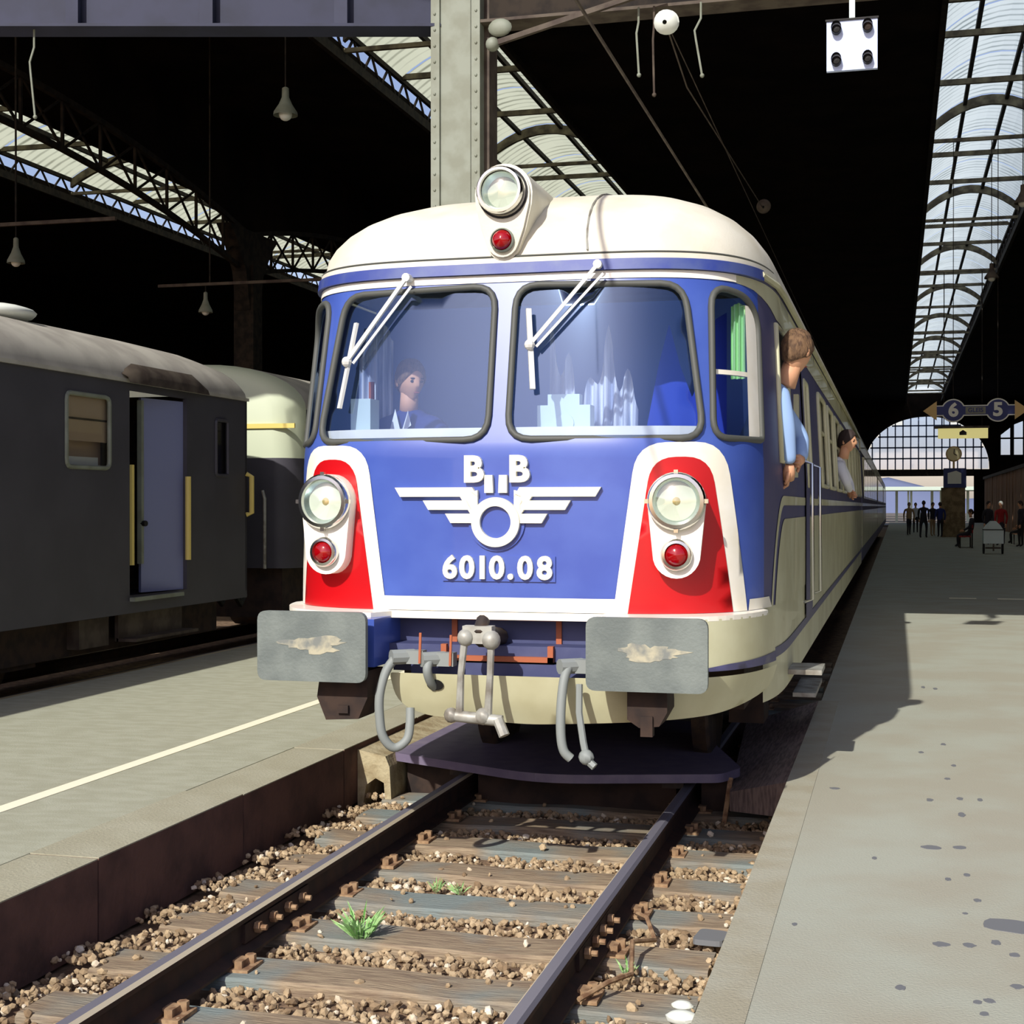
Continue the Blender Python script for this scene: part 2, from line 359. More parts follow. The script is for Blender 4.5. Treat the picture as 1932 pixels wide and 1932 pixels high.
# --- track
trk = thing('railway_track', 'rusty railway track with wooden sleepers in front of the blue train', 'track')
prof = [(-.07, -.17), (.07, -.17), (.07, -.158), (.012, -.135), (.009, -.045), (.034, -.035), (.036, -.014), (.022, 0), (-.022, 0), (-.036, -.014), (-.034, -.035), (-.009, -.045), (-.012, -.135), (-.07, -.158)]
def rail(xc, y0, y1, parent, bend=0.0):
    mb = MB(); n = 12
    rows = []
    for k in range(n+1):
        y = y0+(y1-y0)*k/n; dx = bend*max(0, -(y+0.75))**1.3
        rows.append([(xc+dx+p[0], y, p[1]) for p in prof])
    mb.grid(rows, True)
    top = []
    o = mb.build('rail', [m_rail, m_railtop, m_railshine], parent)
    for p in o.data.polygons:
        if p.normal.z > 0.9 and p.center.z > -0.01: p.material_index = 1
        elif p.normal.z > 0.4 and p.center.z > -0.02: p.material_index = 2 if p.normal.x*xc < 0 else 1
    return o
for sx in (-1, 1):
    r = rail(sx*0.7535, -9, 40, trk)
    for side in (-1, 1):
        fp = MB().box((sx*.7535+side*.018, -.75, -.09), (.02, .72, .085)).build('fishplate', m_rail, trk)
        for k in range(4):
            y = -.75+(k-1.5)*.17
            MB().tube([(sx*.7535+side*.028, y, -.085), (sx*.7535+side*.085, y, -.085)], [.013, .013], 6).cyl((sx*.7535+side*.03, y, -.085), (sx*.7535+side*.056, y, -.085), .026, 6).build('bolt', m_rusty, fp)
ys = [-3.75+.62*k for k in range(26)]
slp = None; bpm = None; spk = None
for i, y in enumerate(ys):
    x0 = random.uniform(-.03, .03)
    if i < 13:
        mb = MB(); n = 9; rows = []
        for k in range(n):
            u = -1.3+2.6*k/(n-1); j = lambda a: random.uniform(-a, a)
            w = .148+j(.009); h = -.185+j(.008)
            rows.append([(u+j(.01), -w, -.34), (u, -w, h-.012), (u, -w+.015, h), (u, 0, h+j(.006)), (u, w-.015, h), (u, w, h-.012), (u+j(.01), w, -.34)])
        mb.grid(rows); mb.f.append(tuple(range(7))); mb.f.append(tuple(range(len(mb.v)-7, len(mb.v)))); mb.mi += [0, 0]
        o = mb.build('sleeper', m_wood, trk, loc=(x0, y, 0)); slp = slp or o.data
    else: o = link('sleeper', slp, trk, (x0, y, 0))
    o.rotation_euler.z = random.uniform(-.012, .012)
    for sx in (-1, 1):
        if bpm is None:
            b = MB().box((0, 0, -.178), (.30, .16, .016))
            for q in (-1, 1):
                b.cyl((q*.11, .04*q, -.17), (q*.11, .04*q, -.135), .024, 6); b.cyl((q*.095, -.045*q, -.17), (q*.095, -.045*q, -.14), .02, 6); b.box((q*.085, 0, -.158), (.05, .07, .03))
            c = b.build('rail_fastening', m_rusty, trk, loc=(sx*.7535, y, 0)); bpm = c.data
        else: c = link('rail_fastening', bpm, trk, (sx*.7535, y, 0))
# bond cable looping beside the right rail joint
MB().tube([(.84, -1.4, -.15), (.93, -1.25, -.12), (.98, -1.0, -.16), (.94, -.75, -.10), (1.0, -.5, -.16), (.93, -.3, -.12), (.85, -.15, -.14)], .011, 6).build('bond_cable', m_rusty, trk, smooth=True)

# --- ballast stones
def stones(n, fn, zr, name, rmin=.009, rmax=.023):
    ico = bmesh.new(); bmesh.ops.create_icosphere(ico, subdivisions=1, radius=1)
    iv = [v.co.copy() for v in ico.verts]; jf = [tuple(v.index for v in f.verts) for f in ico.faces]; ico.free()
    mb = MB()
    for _ in range(n):
        x, y = fn(); r = random.uniform(rmin, rmax); z = zr(x, y)+random.uniform(-.3, .7)*r
        R = Matrix.Rotation(random.uniform(0, 6.3), 3, Vector((random.gauss(0, 1), random.gauss(0, 1), random.gauss(0, 1))).normalized())
        sc = Vector((r*random.uniform(.7, 1.3), r*random.uniform(.7, 1.3), r*random.uniform(.5, .9)))
        vv = []
        for q in iv:
            p = R@Vector((q.x*sc.x, q.y*sc.y, q.z*sc.z))*random.uniform(.85, 1.15); vv.append((x+p.x, y+p.y, z+p.z))
        mb.add(vv, jf)
    return mb.build(name, m_ballast, fix=False)
def spos():
    while True:
        x = random.uniform(-1.49, 1.45); y = random.uniform(-3.6, 2.4)
        q = ((y-ys[0]+.31) % .62)-.31
        if abs(q) < .143 and abs(x) < 1.28 and random.random() > .012: continue
        if abs(abs(x)-.7535) < .07: continue
        return x, y
def sz(x, y):
    q = abs(((y-ys[0]+.31) % .62)-.31)
    if q < .143: return -.18
    base = -.226
    if abs(x) > .95: base = -.215
    if x < -1.38: base = -.235
    return base
tag(stones(9000, spos, sz, 'track_ballast'), 'brown crushed stone ballast between the wooden sleepers', 'ballast', kind='stuff')
for (x, y, r, lab) in [(1.25, -1.40, .05, 'larger white stone lying at the right platform edge near the camera'), (1.23, -1.26, .034, 'smaller white stone beside the larger one at the right platform edge')]:
    mb = MB().sphere((0, 0, 0), (r*1.3, r, r*.55), 10, 7); mb.v = [(a*random.uniform(.9, 1.1), b*random.uniform(.9, 1.1), c) for a, b, c in mb.v]
    tag(mb.build('white_stone', m_signwhite, smooth=True, loc=(x, y, -.185)), lab, 'stone', 'white stones by the platform edge')
tag(MB().prism(rounded([(1.16, -.46), (1.30, -.47), (1.31, -.30), (1.18, -.28)], .03, 3), lambda x, y, d: (x, y, d), -.18, -.155).build('flat_slate', m_spot), 'flat dark grey slate lying beside the right platform edge', 'stone')
def weed(x, y, h, n, label):
    mb = MB()
    for k in range(n):
        a = random.uniform(0, 2*PI); l = h*random.uniform(.5, 1.1); sp = random.uniform(.3, 1.0)*h; d = Vector((math.cos(a), math.sin(a), 0)); w = Vector((-d.y, d.x, 0))*h*.035
        b = Vector((x, y, -.2))+d*h*.15
        p1 = b+d*sp*.5+Vector((0, 0, l*.7)); p2 = b+d*sp+Vector((0, 0, l))
        mb.add([b-w*.3, b+w*.3, p1+w, p2, p1-w], [(0, 1, 2, 3, 4)])
        for t in (.4, .6, .8):
            c = b.lerp(p1, t); e = Vector((random.gauss(0, 1), random.gauss(0, 1), .6)).normalized()*h*.28; f = e.cross(Vector((0, 0, 1))).normalized()*h*.05
            mb.add([c, c+e*.5+f, c+e, c+e*.5-f], [(0, 1, 2, 3)])
    return tag(mb.build('weed', m_leaf, fix=False), label, 'plant', 'weeds in the ballast')
weed(-.33, -.72, .15, 34, 'largest bushy green weed in the ballast between the rails')
weed(-.25, .17, .07, 12, 'small green weed between sleepers, left of a tiny pair near the train')
weed(-.12, .16, .065, 12, 'small green weed between sleepers, right of a tiny pair near the train')
weed(.95, -.92, .07, 10, 'small green weed outside the right rail by the bond cable')
weed(.06, -2.02, .06, 7, 'tiny pale weed between the rails nearest the camera')

# --- luggage crossing in front of the train
cp = thing('crossing_plate', 'dark steel crossing plate laid over the rails under the train nose', 'plate', (0, 3, 0))
out = rounded([(-1.30, 2.50), (-.12, 1.93), (.98, 2.25), (1.08, 2.52), (.72, 3.70), (.5, 4.5), (-1.0, 4.5), (-1.30, 4.1)], [.05, .3, .06, .05, .1, .1, .1, .1])
MB().prism(out, lambda x, y, d: (x, y, d), .045, .10).build('deck', m_plate, cp)
MB().b2((-.67, 2.42, -.24), (.67, 4.3, .0)).build('bearer', m_brown, cp)
MB().b2((-1.24, 2.62, -.24), (-.83, 4.2, .03)).build('bearer', m_brown, cp)
MB().b2((.83, 2.45, -.24), (1.02, 2.75, .03)).build('bearer', m_brown, cp)
for x, y in ((-.80, 2.42), (.66, 2.33)): MB().b2((x-.07, y, -.02), (x+.07, y+.12, .045)).build('pad', m_darksteel, cp)
MB().bar((1.03, 2.36, .06), (1.00, 2.20, -.24), .03, .012).build('hook_strap', m_rusty, cp)
# left concrete end block with an arched notch, right sloping board ramp
blk = [(-1.5, -.24), (-1.46, -.24), (-1.44, -.10), (-1.37, -.05), (-1.31, -.08), (-1.30, -.24), (-1.255, -.24), (-1.27, .03), (-1.30, .10), (-1.5, .14)]
S(MB().prism(blk, lambda x, z, d: (x, d, z), 2.33, 4.6).build('ramp_block', m_conc), 'pale concrete ramp block between left kerb and crossing plate')
rp = S(MB().add([(1.04, 2.2, .0), (.84, 5.3, -.01), (1.46, 5.3, ZR-.004), (1.46, 1.6, ZR-.004), (1.04, 2.2, -.12), (1.46, 1.6, -.02), (1.46, 5.3, -.2), (.84, 5.3, -.2)], [(0, 3, 2, 1), (0, 4, 5, 3), (4, 7, 6, 5), (1, 2, 6, 7), (0, 1, 7, 4), (3, 5, 6, 2)]).build('ramp_right', m_ramp), 'sloping brown boarded ramp at the right platform edge')

# --- train shed roof: flat sooty decks with glazed monitors between them
ZRF = 12.0; Y0R = 0.2
bands = [(3.0, 6.3), (-10.1, -6.3), (-24.4, -19.6)]
for (a, b) in [(6.3, 17.0), (-6.3, 3.0), (-19.6, -10.1), (-36.0, -24.4)]:
    S(MB().b2((a, Y0R, ZRF), (b, Y_END, ZRF+.25)).build('ceiling', m_soot), 'sooty black train shed roof deck')
S(MB().b2((17.0, Y0R, -.24), (17.3, Y_END, ZRF+.2)).build('wall_right', m_soot), 'dark shed wall on the far right')
S(MB().b2((-36.3, Y0R, -.24), (-36.0, Y_END, ZRF+.2)).build('wall_left', m_soot), 'dark shed wall on the far left')
BAY = 4.0; NB = 35; RISE = .75; CURB = .65
for bi, (a, b) in enumerate(bands):
    w = b-a; sk = thing('skylight', None, None, ((a+b)/2, Y0R, ZRF), kind='structure')
    sk['label'] = ['glazed roof monitor above the right platform', 'glazed roof monitor behind the pale column', 'glazed roof monitor seen through the lattice arch on the left'][bi]
    arc = lambda t, dz=0: (-w/2+w*t, ZRF+CURB+dz+RISE*(1-(2*t-1)**2))
    gm = m_sky_b if bi == 0 else m_sky_g
    pms = []
    for q in range(3):
        mb = MB(); rows = []
        for k in range(5):
            x, z = arc((q+k/4)/3); rows.append([(x, .05, z-ZRF), (x, BAY-.05, z-ZRF)])
        mb.grid(rows); pms.append(mb)
    pmeshes = [None]*3
    for j in range(NB):
        y = Y0R+j*BAY
        if bi == 2 and y > 90: break
        for q in range(3):
            if pmeshes[q] is None: pmeshes[q] = pms[q].build('pane', gm, sk, loc=((a+b)/2, y, ZRF), fix=False).data
            else: link('pane', pmeshes[q], sk, ((a+b)/2, y, ZRF))
    # arched ribs
    rm = None
    for j in range(0, NB+1, 3):
        y = Y0R+j*BAY
        if rm is None:
            mb = MB(); n = 12; rows = []
            for k in range(n+1):
                x, z = arc(k/n); rows.append([(x, -.07, z-ZRF-.03), (x, .07, z-ZRF-.03), (x, .07, z-ZRF-.30), (x, -.07, z-ZRF-.30)])
            mb.grid(rows, True)
            mb.b2((-w/2, -.05, CURB-.55), (w/2, .05, CURB-.45))
            rm = mb.build('rib', m_rib, sk, loc=((a+b)/2, y, ZRF)).data
        else: link('rib', rm, sk, ((a+b)/2, y, ZRF))
    sm = None
    for j in range(NB):                                      # straight tie bars between the main ribs
        y = Y0R+j*BAY
        if j % 3 == 0: continue
        if sm is None:
            mb = MB(); n = 8; rows = []
            for k in range(n+1):
                x = -w/2+w*k/n; z = ZRF+CURB+.12; rows.append([(x, -.05, z-ZRF-.02), (x, .05, z-ZRF-.02), (x, .05, z-ZRF-.16), (x, -.05, z-ZRF-.16)])
            mb.grid(rows, True); sm = mb.build('tie_bar', m_rib, sk, loc=((a+b)/2, y, ZRF)).data
        else: link('tie_bar', sm, sk, ((a+b)/2, y, ZRF))
    for t in (.28, .62):
        x, z = arc(t); MB().b2(((a+b)/2+x-.05, Y0R, z-.16), ((a+b)/2+x+.05, Y_END, z-.03)).build('purlin', m_iron, sk)
    # lattice sides with open slits to the sky
    for xs_ in (a, b):
        mb = MB(); mb.b2((xs_-.05, Y0R, ZRF+CURB-.1), (xs_+.05, Y_END, ZRF+CURB+.02)); mb.b2((xs_-.06, Y0R, ZRF-.15), (xs_+.06, Y_END, ZRF+.08))
        y = Y0R
        while y < Y_END-1:
            mb.bar((xs_, y, ZRF), (xs_, y+.6, ZRF+CURB-.05), .05); mb.bar((xs_, y+.6, ZRF+CURB-.05), (xs_, y+1.2, ZRF), .05); y += 1.2
        mb.build('lattice_side', m_iron, sk)

# --- end wall with the big arched window
def arch_poly(cx, hw, z0, h, n=28): return [(cx-hw, z0)]+[(cx-hw*math.cos(PI*k/n), z0+h*math.sin(PI*k/n)**.9) for k in range(1, n)]+[(cx+hw, z0)]
AX, AHW, AZ0, AH = 4.9, 5.8, 5.35, 5.1
hole1 = arch_poly(AX, AHW, AZ0, AH); hole2 = [(11.75, 6.7), (11.75, 8.6), (13, 9.6), (14.5, 10.2), (16.5, 10.2), (16.5, 6.7)]
o1 = [(-36, 4.7), (17, 4.7), (17, 12.7), (-36, 12.7)]
v2, f2 = patch(o1, [hole1, hole2], 1.2)
mb = MB(); mb.add([(x, Y_END, z) for x, z in v2], f2); mb.b2((-36, Y_END, -.24), (-2.4, Y_END+.3, 4.7)); mb.b2((9.3, Y_END, -.24), (17, Y_END+.3, 4.7))
S(mb.build('wall_far', m_soot, fix=False), 'black end wall of the train shed')
win = thing('window_1', 'large arched window of many panes in the far end wall', None, (AX, Y_END, AZ0), kind='structure')
gp = m_farpane = glass_mat('far_pane', (0.82, 0.88, 1.0), 0.03)
m_mull = M('mullion_blue_grey', (84, 104, 150), 0.7)
px, pz = .70, 1.06; pme = None
nx = int(2*AHW/px)
for i in range(nx):
    x = AX-AHW+(i+.5)*2*AHW/nx
    for j in range(5):
        z = AZ0+(j+.5)*pz
        if inside((x, z), hole1) :
            if pme is None: pme = MB().box((0, 0, 0), (2*AHW/nx-.12, .02, pz-.1)).build('pane', gp, win, loc=(x, Y_END+.05, z)).data
            else: link('pane', pme, win, (x, Y_END+.05, z))
for i in range(1, nx):
    x = AX-AHW+i*2*AHW/nx; zt = AZ0+AH*math.sin(math.acos(max(-1, min(1, (AX-x)/AHW))))**.9
    MB().b2((x-.06, Y_END, AZ0), (x+.06, Y_END+.12, zt)).build('mullion', m_mull, win)
for j in range(1, 5):
    z = AZ0+j*pz; t = math.sqrt(max(0, 1-((j*pz)/AH)**2))
    MB().b2((AX-AHW*t, Y_END, z-.07), (AX+AHW*t, Y_END+.12, z+.07)).build('transom', m_mull, win)
MB().b2((-2.4, Y_END-.2, 4.7), (9.3, Y_END+.2, 5.35)).build('lintel_beam', m_iron, win)
w2 = thing('window_2', 'partly visible multi-pane window in the end wall at the far right', None, (14, Y_END, 6.7), kind='structure')
for i in range(4):
    MB().b2((12.6+i*1.15, Y_END, 6.7), (12.95+i*1.15, Y_END+.12, 10.3)).build('mullion', m_iron, w2)
    MB().b2((11.75+i*1.2, Y_END+.05, 6.7), (12.6+i*1.15, Y_END+.07, 10.2)).build('pane', gp, w2)
MB().b2((11.75, Y_END, 8.2), (16.5, Y_END+.12, 8.35)).build('transom', m_iron, w2)
# --- open yard beyond the shed
yd = S(MB().b2((-40, Y_END, -.24), (60, 400, -.05)).build('yard_ground', m_ground), 'pale ground beyond the shed')
for i, (y, z, x0, x1) in enumerate([(165, 3.6, -4, 14), (200, 4.1, -6, 18), (250, 4.6, -10, 26)]):
    c = thing('platform_canopy', ['nearest pale platform canopy beyond the shed', 'middle pale platform canopy beyond the shed', 'farthest pale platform canopy beyond the shed'][i], 'canopy', (5, y, 0), 'canopies beyond the shed')
    MB().b2((x0, y, z), (x1, y+12, z+.35)).build('canopy_roof', m_sail, c)
    for k in range(4): MB().b2((x0+2+k*4, y+5.8, -.1), (x0+2.3+k*4, y+6.1, z)).build('post', m_sail, c)
mb = MB(); rows = []
for j in range(5):
    rows.append([(-60+k*10, 395+j*12, -.2+[0, 4, 7, 8, 0][j]*(1+.35*math.sin(k*1.3)+.2*math.sin(k*.57))) for k in range(22)])
mb.grid(rows); tag(mb.build('hill', m_hill, smooth='all'), 'hazy blue hill far beyond the shed', 'hill')

# --- columns, girder, lattice arch
def column(x, y, w, z1, name, label, mA, mB_):
    c = thing(name, label, 'column', (x, y, ZL), kind='structure')
    MB().b2((x-w*.34, y-w*.30, ZL), (x+w*.30, y+w*.3, z1)).build('web_plate', mA, c)
    for sx in (-1, 1):
        MB().b2((x+sx*w*.42-w*.09, y-w*.36, ZL), (x+sx*w*.42+w*.09, y+w*.36, z1)).build('angle_iron', mA if sx < 0 else mB_, c)
    MB().b2((x+w*.50, y-w*.05, ZL), (x+w*.62, y+w*.55, z1)).build('rear_flange', m_colm2, c)
    rv = MB(); z = 4.0
    while z < z1:
        for sx in (-.43, .43): rv.sphere((x+sx*w, y-w*.36, z), .016, 6, 4)
        z += .16
    rv.build('rivets', mA, c); c.children[-1]['kind'] = 'stuff'
    return c
CX, CY = -2.20, 7.10
column(CX, CY, .50, 12.0, 'iron_column', 'pale green-grey riveted iron column rising behind the train roof', m_colm, m_colm)
gd = thing('cross_girder', 'blue-grey plate girder reaching left from the pale column', 'girder', (CX, CY, 6.6), kind='structure')
d = Vector((-.967, -.254, 0)); p0 = Vector((CX-.2, CY, 0)); p1 = p0+d*13
def wall_between(mb, a, b, z0, z1, t): 
    mb.bar((a.x, a.y, (z0+z1)/2), (b.x, b.y, (z0+z1)/2), t, z1-z0)
mb = MB(); wall_between(mb, p0, p1, 6.62, 7.7, .04); mb.build('web', m_girder, gd)
mb = MB(); wall_between(mb, p0, p1, 6.60, 6.63, .34); mb.build('bottom_flange', m_girder, gd)
mb = MB(); wall_between(mb, p0, p1, 7.7, 7.75, .34); mb.build('top_flange', m_girder, gd)
for k in range(9):
    q = p0+d*(1.0+k*1.35)+Vector((.254, -.967, 0))*(-.0); n = Vector((.254, -.967, 0))
    MB().bar((q.x+n.x*.09, q.y+n.y*.09, 6.63), (q.x+n.x*.09, q.y+n.y*.09, 7.7), .14, .05).build('stiffener', m_girder, gd)
gr = thing('cross_girder', 'dark plate girder reaching right from the pale column over the tracks', 'girder', (CX, CY, 6.6), kind='structure')
MB().b2((CX+.2, CY-.02, 6.62), (9.0, CY+.02, 7.7)).build('web', m_iron, gr)
MB().b2((CX+.2, CY-.17, 6.60), (9.0, CY+.17, 6.63)).build('bottom_flange', m_colm2, gr)
# bright bracket and tie rod at the column head
tr = thing('tie_rod', 'thin tie rod fixed to the column head beside the headlamp', 'rod', (CX+.45, CY, 6.4))
MB().bar((CX+.42, CY-.3, 6.33), (-.1, CY-.35, 6.72), .05).build('rod', m_colm2, tr)
MB().sphere((CX+.50, CY-.32, 6.48), (.12, .05, .09)).sphere((CX+.42, CY-.3, 6.33), .07).build('bracket', m_colm, tr, smooth=True)

XA = -14.7
def arch_span(yc, half, label):
    t = thing('lattice_arch', label, 'arch', (XA, yc, 8), kind='structure')
    ex = lambda u: 10.35-1.3*u*u; n = 16
    sp = MB(); rows = [[(XA, yc+half*(k/8-1), ZRF), (XA, yc+half*(k/8-1), ex(k/8-1))] for k in range(17)]; sp.grid(rows)
    sp.build('spandrel', m_soot, t, fix=False)
    mb = MB()
    for k in range(n):
        u0 = -1+2*k/n; u1 = -1+2*(k+1)/n; a = (XA, yc+half*u0, ex(u0)); b = (XA, yc+half*u1, ex(u1)); dz = 1.05
        a2 = (XA, a[1], a[2]-dz); b2 = (XA, b[1], b[2]-dz)
        mb.bar(a, b, .12, .12); mb.bar(a2, b2, .11, .11)
    mb.build('chords', m_iron, t)
    for k in range(n):
        u0 = -1+2*k/n; u1 = -1+2*(k+1)/n; a = (XA, yc+half*u0, ex(u0)); b = (XA, yc+half*u1, ex(u1)); dz = 1.05
        a2 = (XA, a[1], a[2]-dz); b2 = (XA, b[1], b[2]-dz)
        MB().bar(a, a2, .06).bar(a, b2, .045).bar(a2, b, .045).build('lattice_panel', m_iron, t)
    return t
arch_span(17.0, 12.0, 'long iron lattice arch on the left, before the dark column')
arch_span(41.0, 12.0, 'iron lattice arch on the left, beyond the dark column')
for yc, lab in ((29.0, 'dark iron column with flared head between the lattice arches'), (53.0, 'dark iron column far left, mostly hidden by the train')):
    c = thing('arch_column', lab, 'column', (XA, yc, 0), kind='structure')
    MB().b2((XA-.28, yc-.28, -.2), (XA+.28, yc+.28, 8.2)).build('shaft', m_iron, c)
    mb = MB(); prf = [(-.3, 7.0), (-.55, 8.0), (-1.1, 8.75), (-1.5, 9.1), (1.5, 9.1), (1.1, 8.75), (.55, 8.0), (.3, 7.0)]
    mb.prism(prf, lambda y, z, dd: (XA+dd, yc+y, z), -.2, .2); mb.build('flared_head', m_iron, c)

# ================================================================== THE BLUE TRAIN
NEXP, YB = 4.5, 2.6
def hw(z): return 1.42-.06*max(0, min(1, (z-2.0)/1.14))
def yf(z): return .45+.23*max(0, min(1, (z-2.1)/1.04))
TH = []; _s = 0; _p = None                                       # (arc length, x/a, y-depth/b, x, y)
_un = [(.9*k/120, None) for k in range(121)]
for k in range(121):
    u = .9*k/120; TH.append([0, u, (1-u**NEXP)**(1/NEXP), 0, 0])
_w0 = TH[-1][2]
for k in range(1, 281):
    w = _w0*(1-k/280); TH.append([0, (1-w**NEXP)**(1/NEXP), w, 0, 0])
for e in TH:
    e[3] = 1.42*e[1]; e[4] = YB-2.15*e[2]
    if _p: _s += math.hypot(e[3]-_p[0], e[4]-_p[1])
    _p = (e[3], e[4]); e[0] = _s
SQ = _s
def interp(v, ki, ko):
    lo, hi = 0, 400
    while hi-lo > 1:
        m = (lo+hi)//2
        if TH[m][ki] <= v: lo = m
        else: hi = m
    a, b = TH[lo], TH[hi]; t = (v-a[ki])/max(1e-9, b[ki]-a[ki]); return a[ko]+(b[ko]-a[ko])*t
def sX(x): return math.copysign(interp(abs(x), 3, 0), x)          # arc length along the nose for a lateral position
def sY(y): return SQ+(y-YB) if y >= YB else interp(y, 4, 0)       # ... for a position along the right side
def _c(s, z, a=None, f=None):
    a = a or hw(z); f = yf(z) if f is None else f; q = abs(s)
    if q >= SQ: x, y = a, YB+q-SQ
    else:
        x = a*interp(q, 0, 1); y = YB-(YB-f)*interp(q, 0, 2)
    return math.copysign(x, s) if s else 0.0, y
def H(s, z, off=0.0, a=None, f=None):
    x, y = _c(s, z, a, f)
    if off:
        x0, y0 = _c(s-.01, z, a, f); x1, y1 = _c(s+.01, z, a, f); tx, ty = x1-x0, y1-y0; l = math.hypot(tx, ty)
        x += ty/l*off; y += -tx/l*off
    return Vector((x, y, z))
def hpatch(name, mat, outline, holes=(), off=0.0, st=.08, parent=None, thick=0, a=None, f=None, smooth='all'):
    v, fs = patch(outline, holes, st)
    mb = MB().add([H(p[0], p[1], off, a, f) for p in v], fs)
    return mb.build(name, mat, parent, smooth=smooth, fix=False)
def XZ(pts): return [(sX(x), z) for x, z in pts]
LEN = 21.5
SEND = SQ+LEN-YB
car = thing('railcar', 'blue and cream railcar with red lamp panels, standing at the platform', 'train', (0, .5, 0))

# window outlines in (s, z)
WS_R = rounded(XZ([(.055, 2.155), (1.08, 2.155), (.99, 2.985), (.06, 3.0)]), .13)
CW_R = rounded([(sX(1.125), 2.16), (sX(1.125)+.46, 2.16), (sX(1.125)+.46, 2.84), (sX(1.125)+.30, 2.95), (sX(1.125), 2.985)], [.1, .03, .1, .12, .12])
CAB = [(sY(1.52), 2.06), (sY(2.14), 2.06), (sY(2.14), 2.86), (sY(1.52), 2.86)]
mir = lambda P: [(-p[0], p[1]) for p in reversed(P)]
side_wins = []
for k in range(9):
    y0 = 5.9+k*1.72; side_wins.append(rounded([(sY(y0), 1.98), (sY(y0+1.25), 1.98), (sY(y0+1.25), 2.78), (sY(y0), 2.78)], .08, 3))
DOOR = [(sY(3.6), 1.0), (sY(4.45), 1.0), (sY(4.45), 2.82), (sY(3.6), 2.82)]
DWIN = rounded([(sY(3.78), 1.95), (sY(4.27), 1.95), (sY(4.27), 2.72), (sY(3.78), 2.72)], .06, 3)
holesR = [WS_R, CW_R, CAB]+side_wins+[DWIN]
ZB = 1.24
SN = sY(2.9)
SM = sX(1.125)+.50
hpatch('body_shell', m_blue, [(-SM, ZB), (SM, ZB), (SM, 3.10), (-SM, 3.10)], [WS_R, CW_R]+[mir(h) for h in (WS_R, CW_R)], st=.045, parent=car)
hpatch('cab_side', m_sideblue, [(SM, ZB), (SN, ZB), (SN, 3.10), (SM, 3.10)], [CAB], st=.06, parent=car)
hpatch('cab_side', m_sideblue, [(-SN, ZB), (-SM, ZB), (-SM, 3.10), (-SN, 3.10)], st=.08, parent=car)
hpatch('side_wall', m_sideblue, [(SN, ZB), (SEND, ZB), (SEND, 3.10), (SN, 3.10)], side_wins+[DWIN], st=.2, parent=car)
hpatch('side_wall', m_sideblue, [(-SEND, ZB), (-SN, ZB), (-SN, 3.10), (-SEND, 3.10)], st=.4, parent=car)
# lower half of the sides, down to the skirt edge (right side only runs low at the nose)
hpatch('side_skirt', m_cream, [(sX(1.345), .72), (SEND, .72), (SEND, ZB+.005), (sX(1.345), ZB+.005)], parent=car, st=.12)
hpatch('side_skirt', m_cream, [(-SEND, .72), (-sX(1.345), .95), (-sX(1.345), ZB+.005), (-SEND, ZB+.005)], parent=car, st=.12)
# roof
def roof_shell(ylen, parent):
    ss = [-SEND]+[-SQ+SQ*2*k/64 for k in range(65)]+[SEND]; rr = [0.0, .2, .38, .54, .67, .78, .86, .92, .96, .985, 1.0]; rows = []
    for r in rr:
        row = []
        for s in ss:
            x, y = _c(s, 3.14); z = 3.13+.60*math.sqrt(max(0, 1-r**2.5))
            row.append((x*r, y if y > YB else YB-(YB-y)*r, z))
        rows.append(row)
    return MB().grid(rows).build('roof', m_roof, parent, smooth='all')
roof_shell(LEN, car)
def ribbon(name, mat, s0, s1, z0, z1, off, parent, depth=.0, n=80):
    rows = []
    for k in range(n+1):
        s = s0+(s1-s0)*k/n
        rows.append([H(s, z0, off-depth), H(s, z0, off), H(s, z1, off), H(s, z1, off-depth)])
    return MB().grid(rows).build(name, mat, parent, smooth=True)
SG = sX(1.33)
ribbon('roof_lip', m_roof, -SG-.6, SG+.6, 3.125, 3.155, .015, car, .05)
ribbon('visor_band', m_bluedk, -SG-.12, SG+.12, 3.065, 3.125, .03, car, .06)
ribbon('white_band', m_white, -SG, sX(1.25), 3.02, 3.062, .006, car)
MB().tube([H(s, 3.162, .008) for s in [-SG-.5+(2*SG+1.0)*k/80 for k in range(81)]], .006, 5).build('roof_seam', m_rubber, car)
# cream cantrail sweeping from the white band back along the right side
for sg in (1, -1):
    P = [(sX(1.24), 3.02), (sX(1.24), 3.062), (SEND, 3.10), (SEND, 2.88), (sY(2.4), 2.88), (sX(1.41), 2.90), (sX(1.385), 2.955), (sX(1.33), 3.0)]
    if sg < 0: P = mir(P)
    hpatch('cantrail', m_cream, P, off=.004, parent=car, st=.1)
    MB().tube([H(sg*s, 3.10, .02) for s in [SG+.1+k*(SEND-SG-.1)/40 for k in range(41)]], .02, 6).build('rain_gutter', m_cream, car)

# headlamp panels: white outline with red field
def panel(sg):
    out = rounded(XZ([(.625, ZB), (.745, 2.13), (1.175, 2.14), (1.275, ZB)]), [.001, .16, .18, .001], 6)
    inn = rounded(XZ([(.70, ZB), (.82, 2.055), (1.105, 2.06), (1.21, ZB)]), [.001, .13, .14, .001], 6)
    if sg < 0: out, inn = mir(out), mir(inn)
    hpatch('panel_outline', m_white, out, off=.006, parent=car, st=.06)
    hpatch('red_panel', m_red, inn, off=.010, parent=car, st=.06)
panel(1); panel(-1)
ribbon('lower_white_band', m_white, -sX(.70), sX(.70), ZB, 1.315, .006, car, n=30)
for sg in (1, -1):
    P = [(sX(1.28), ZB), (sX(1.375), ZB), (sX(1.365), 1.30), (sX(1.285), 1.30)]
    hpatch('corner_white', m_white, P if sg > 0 else mir(P), off=.006, parent=car, st=.05)

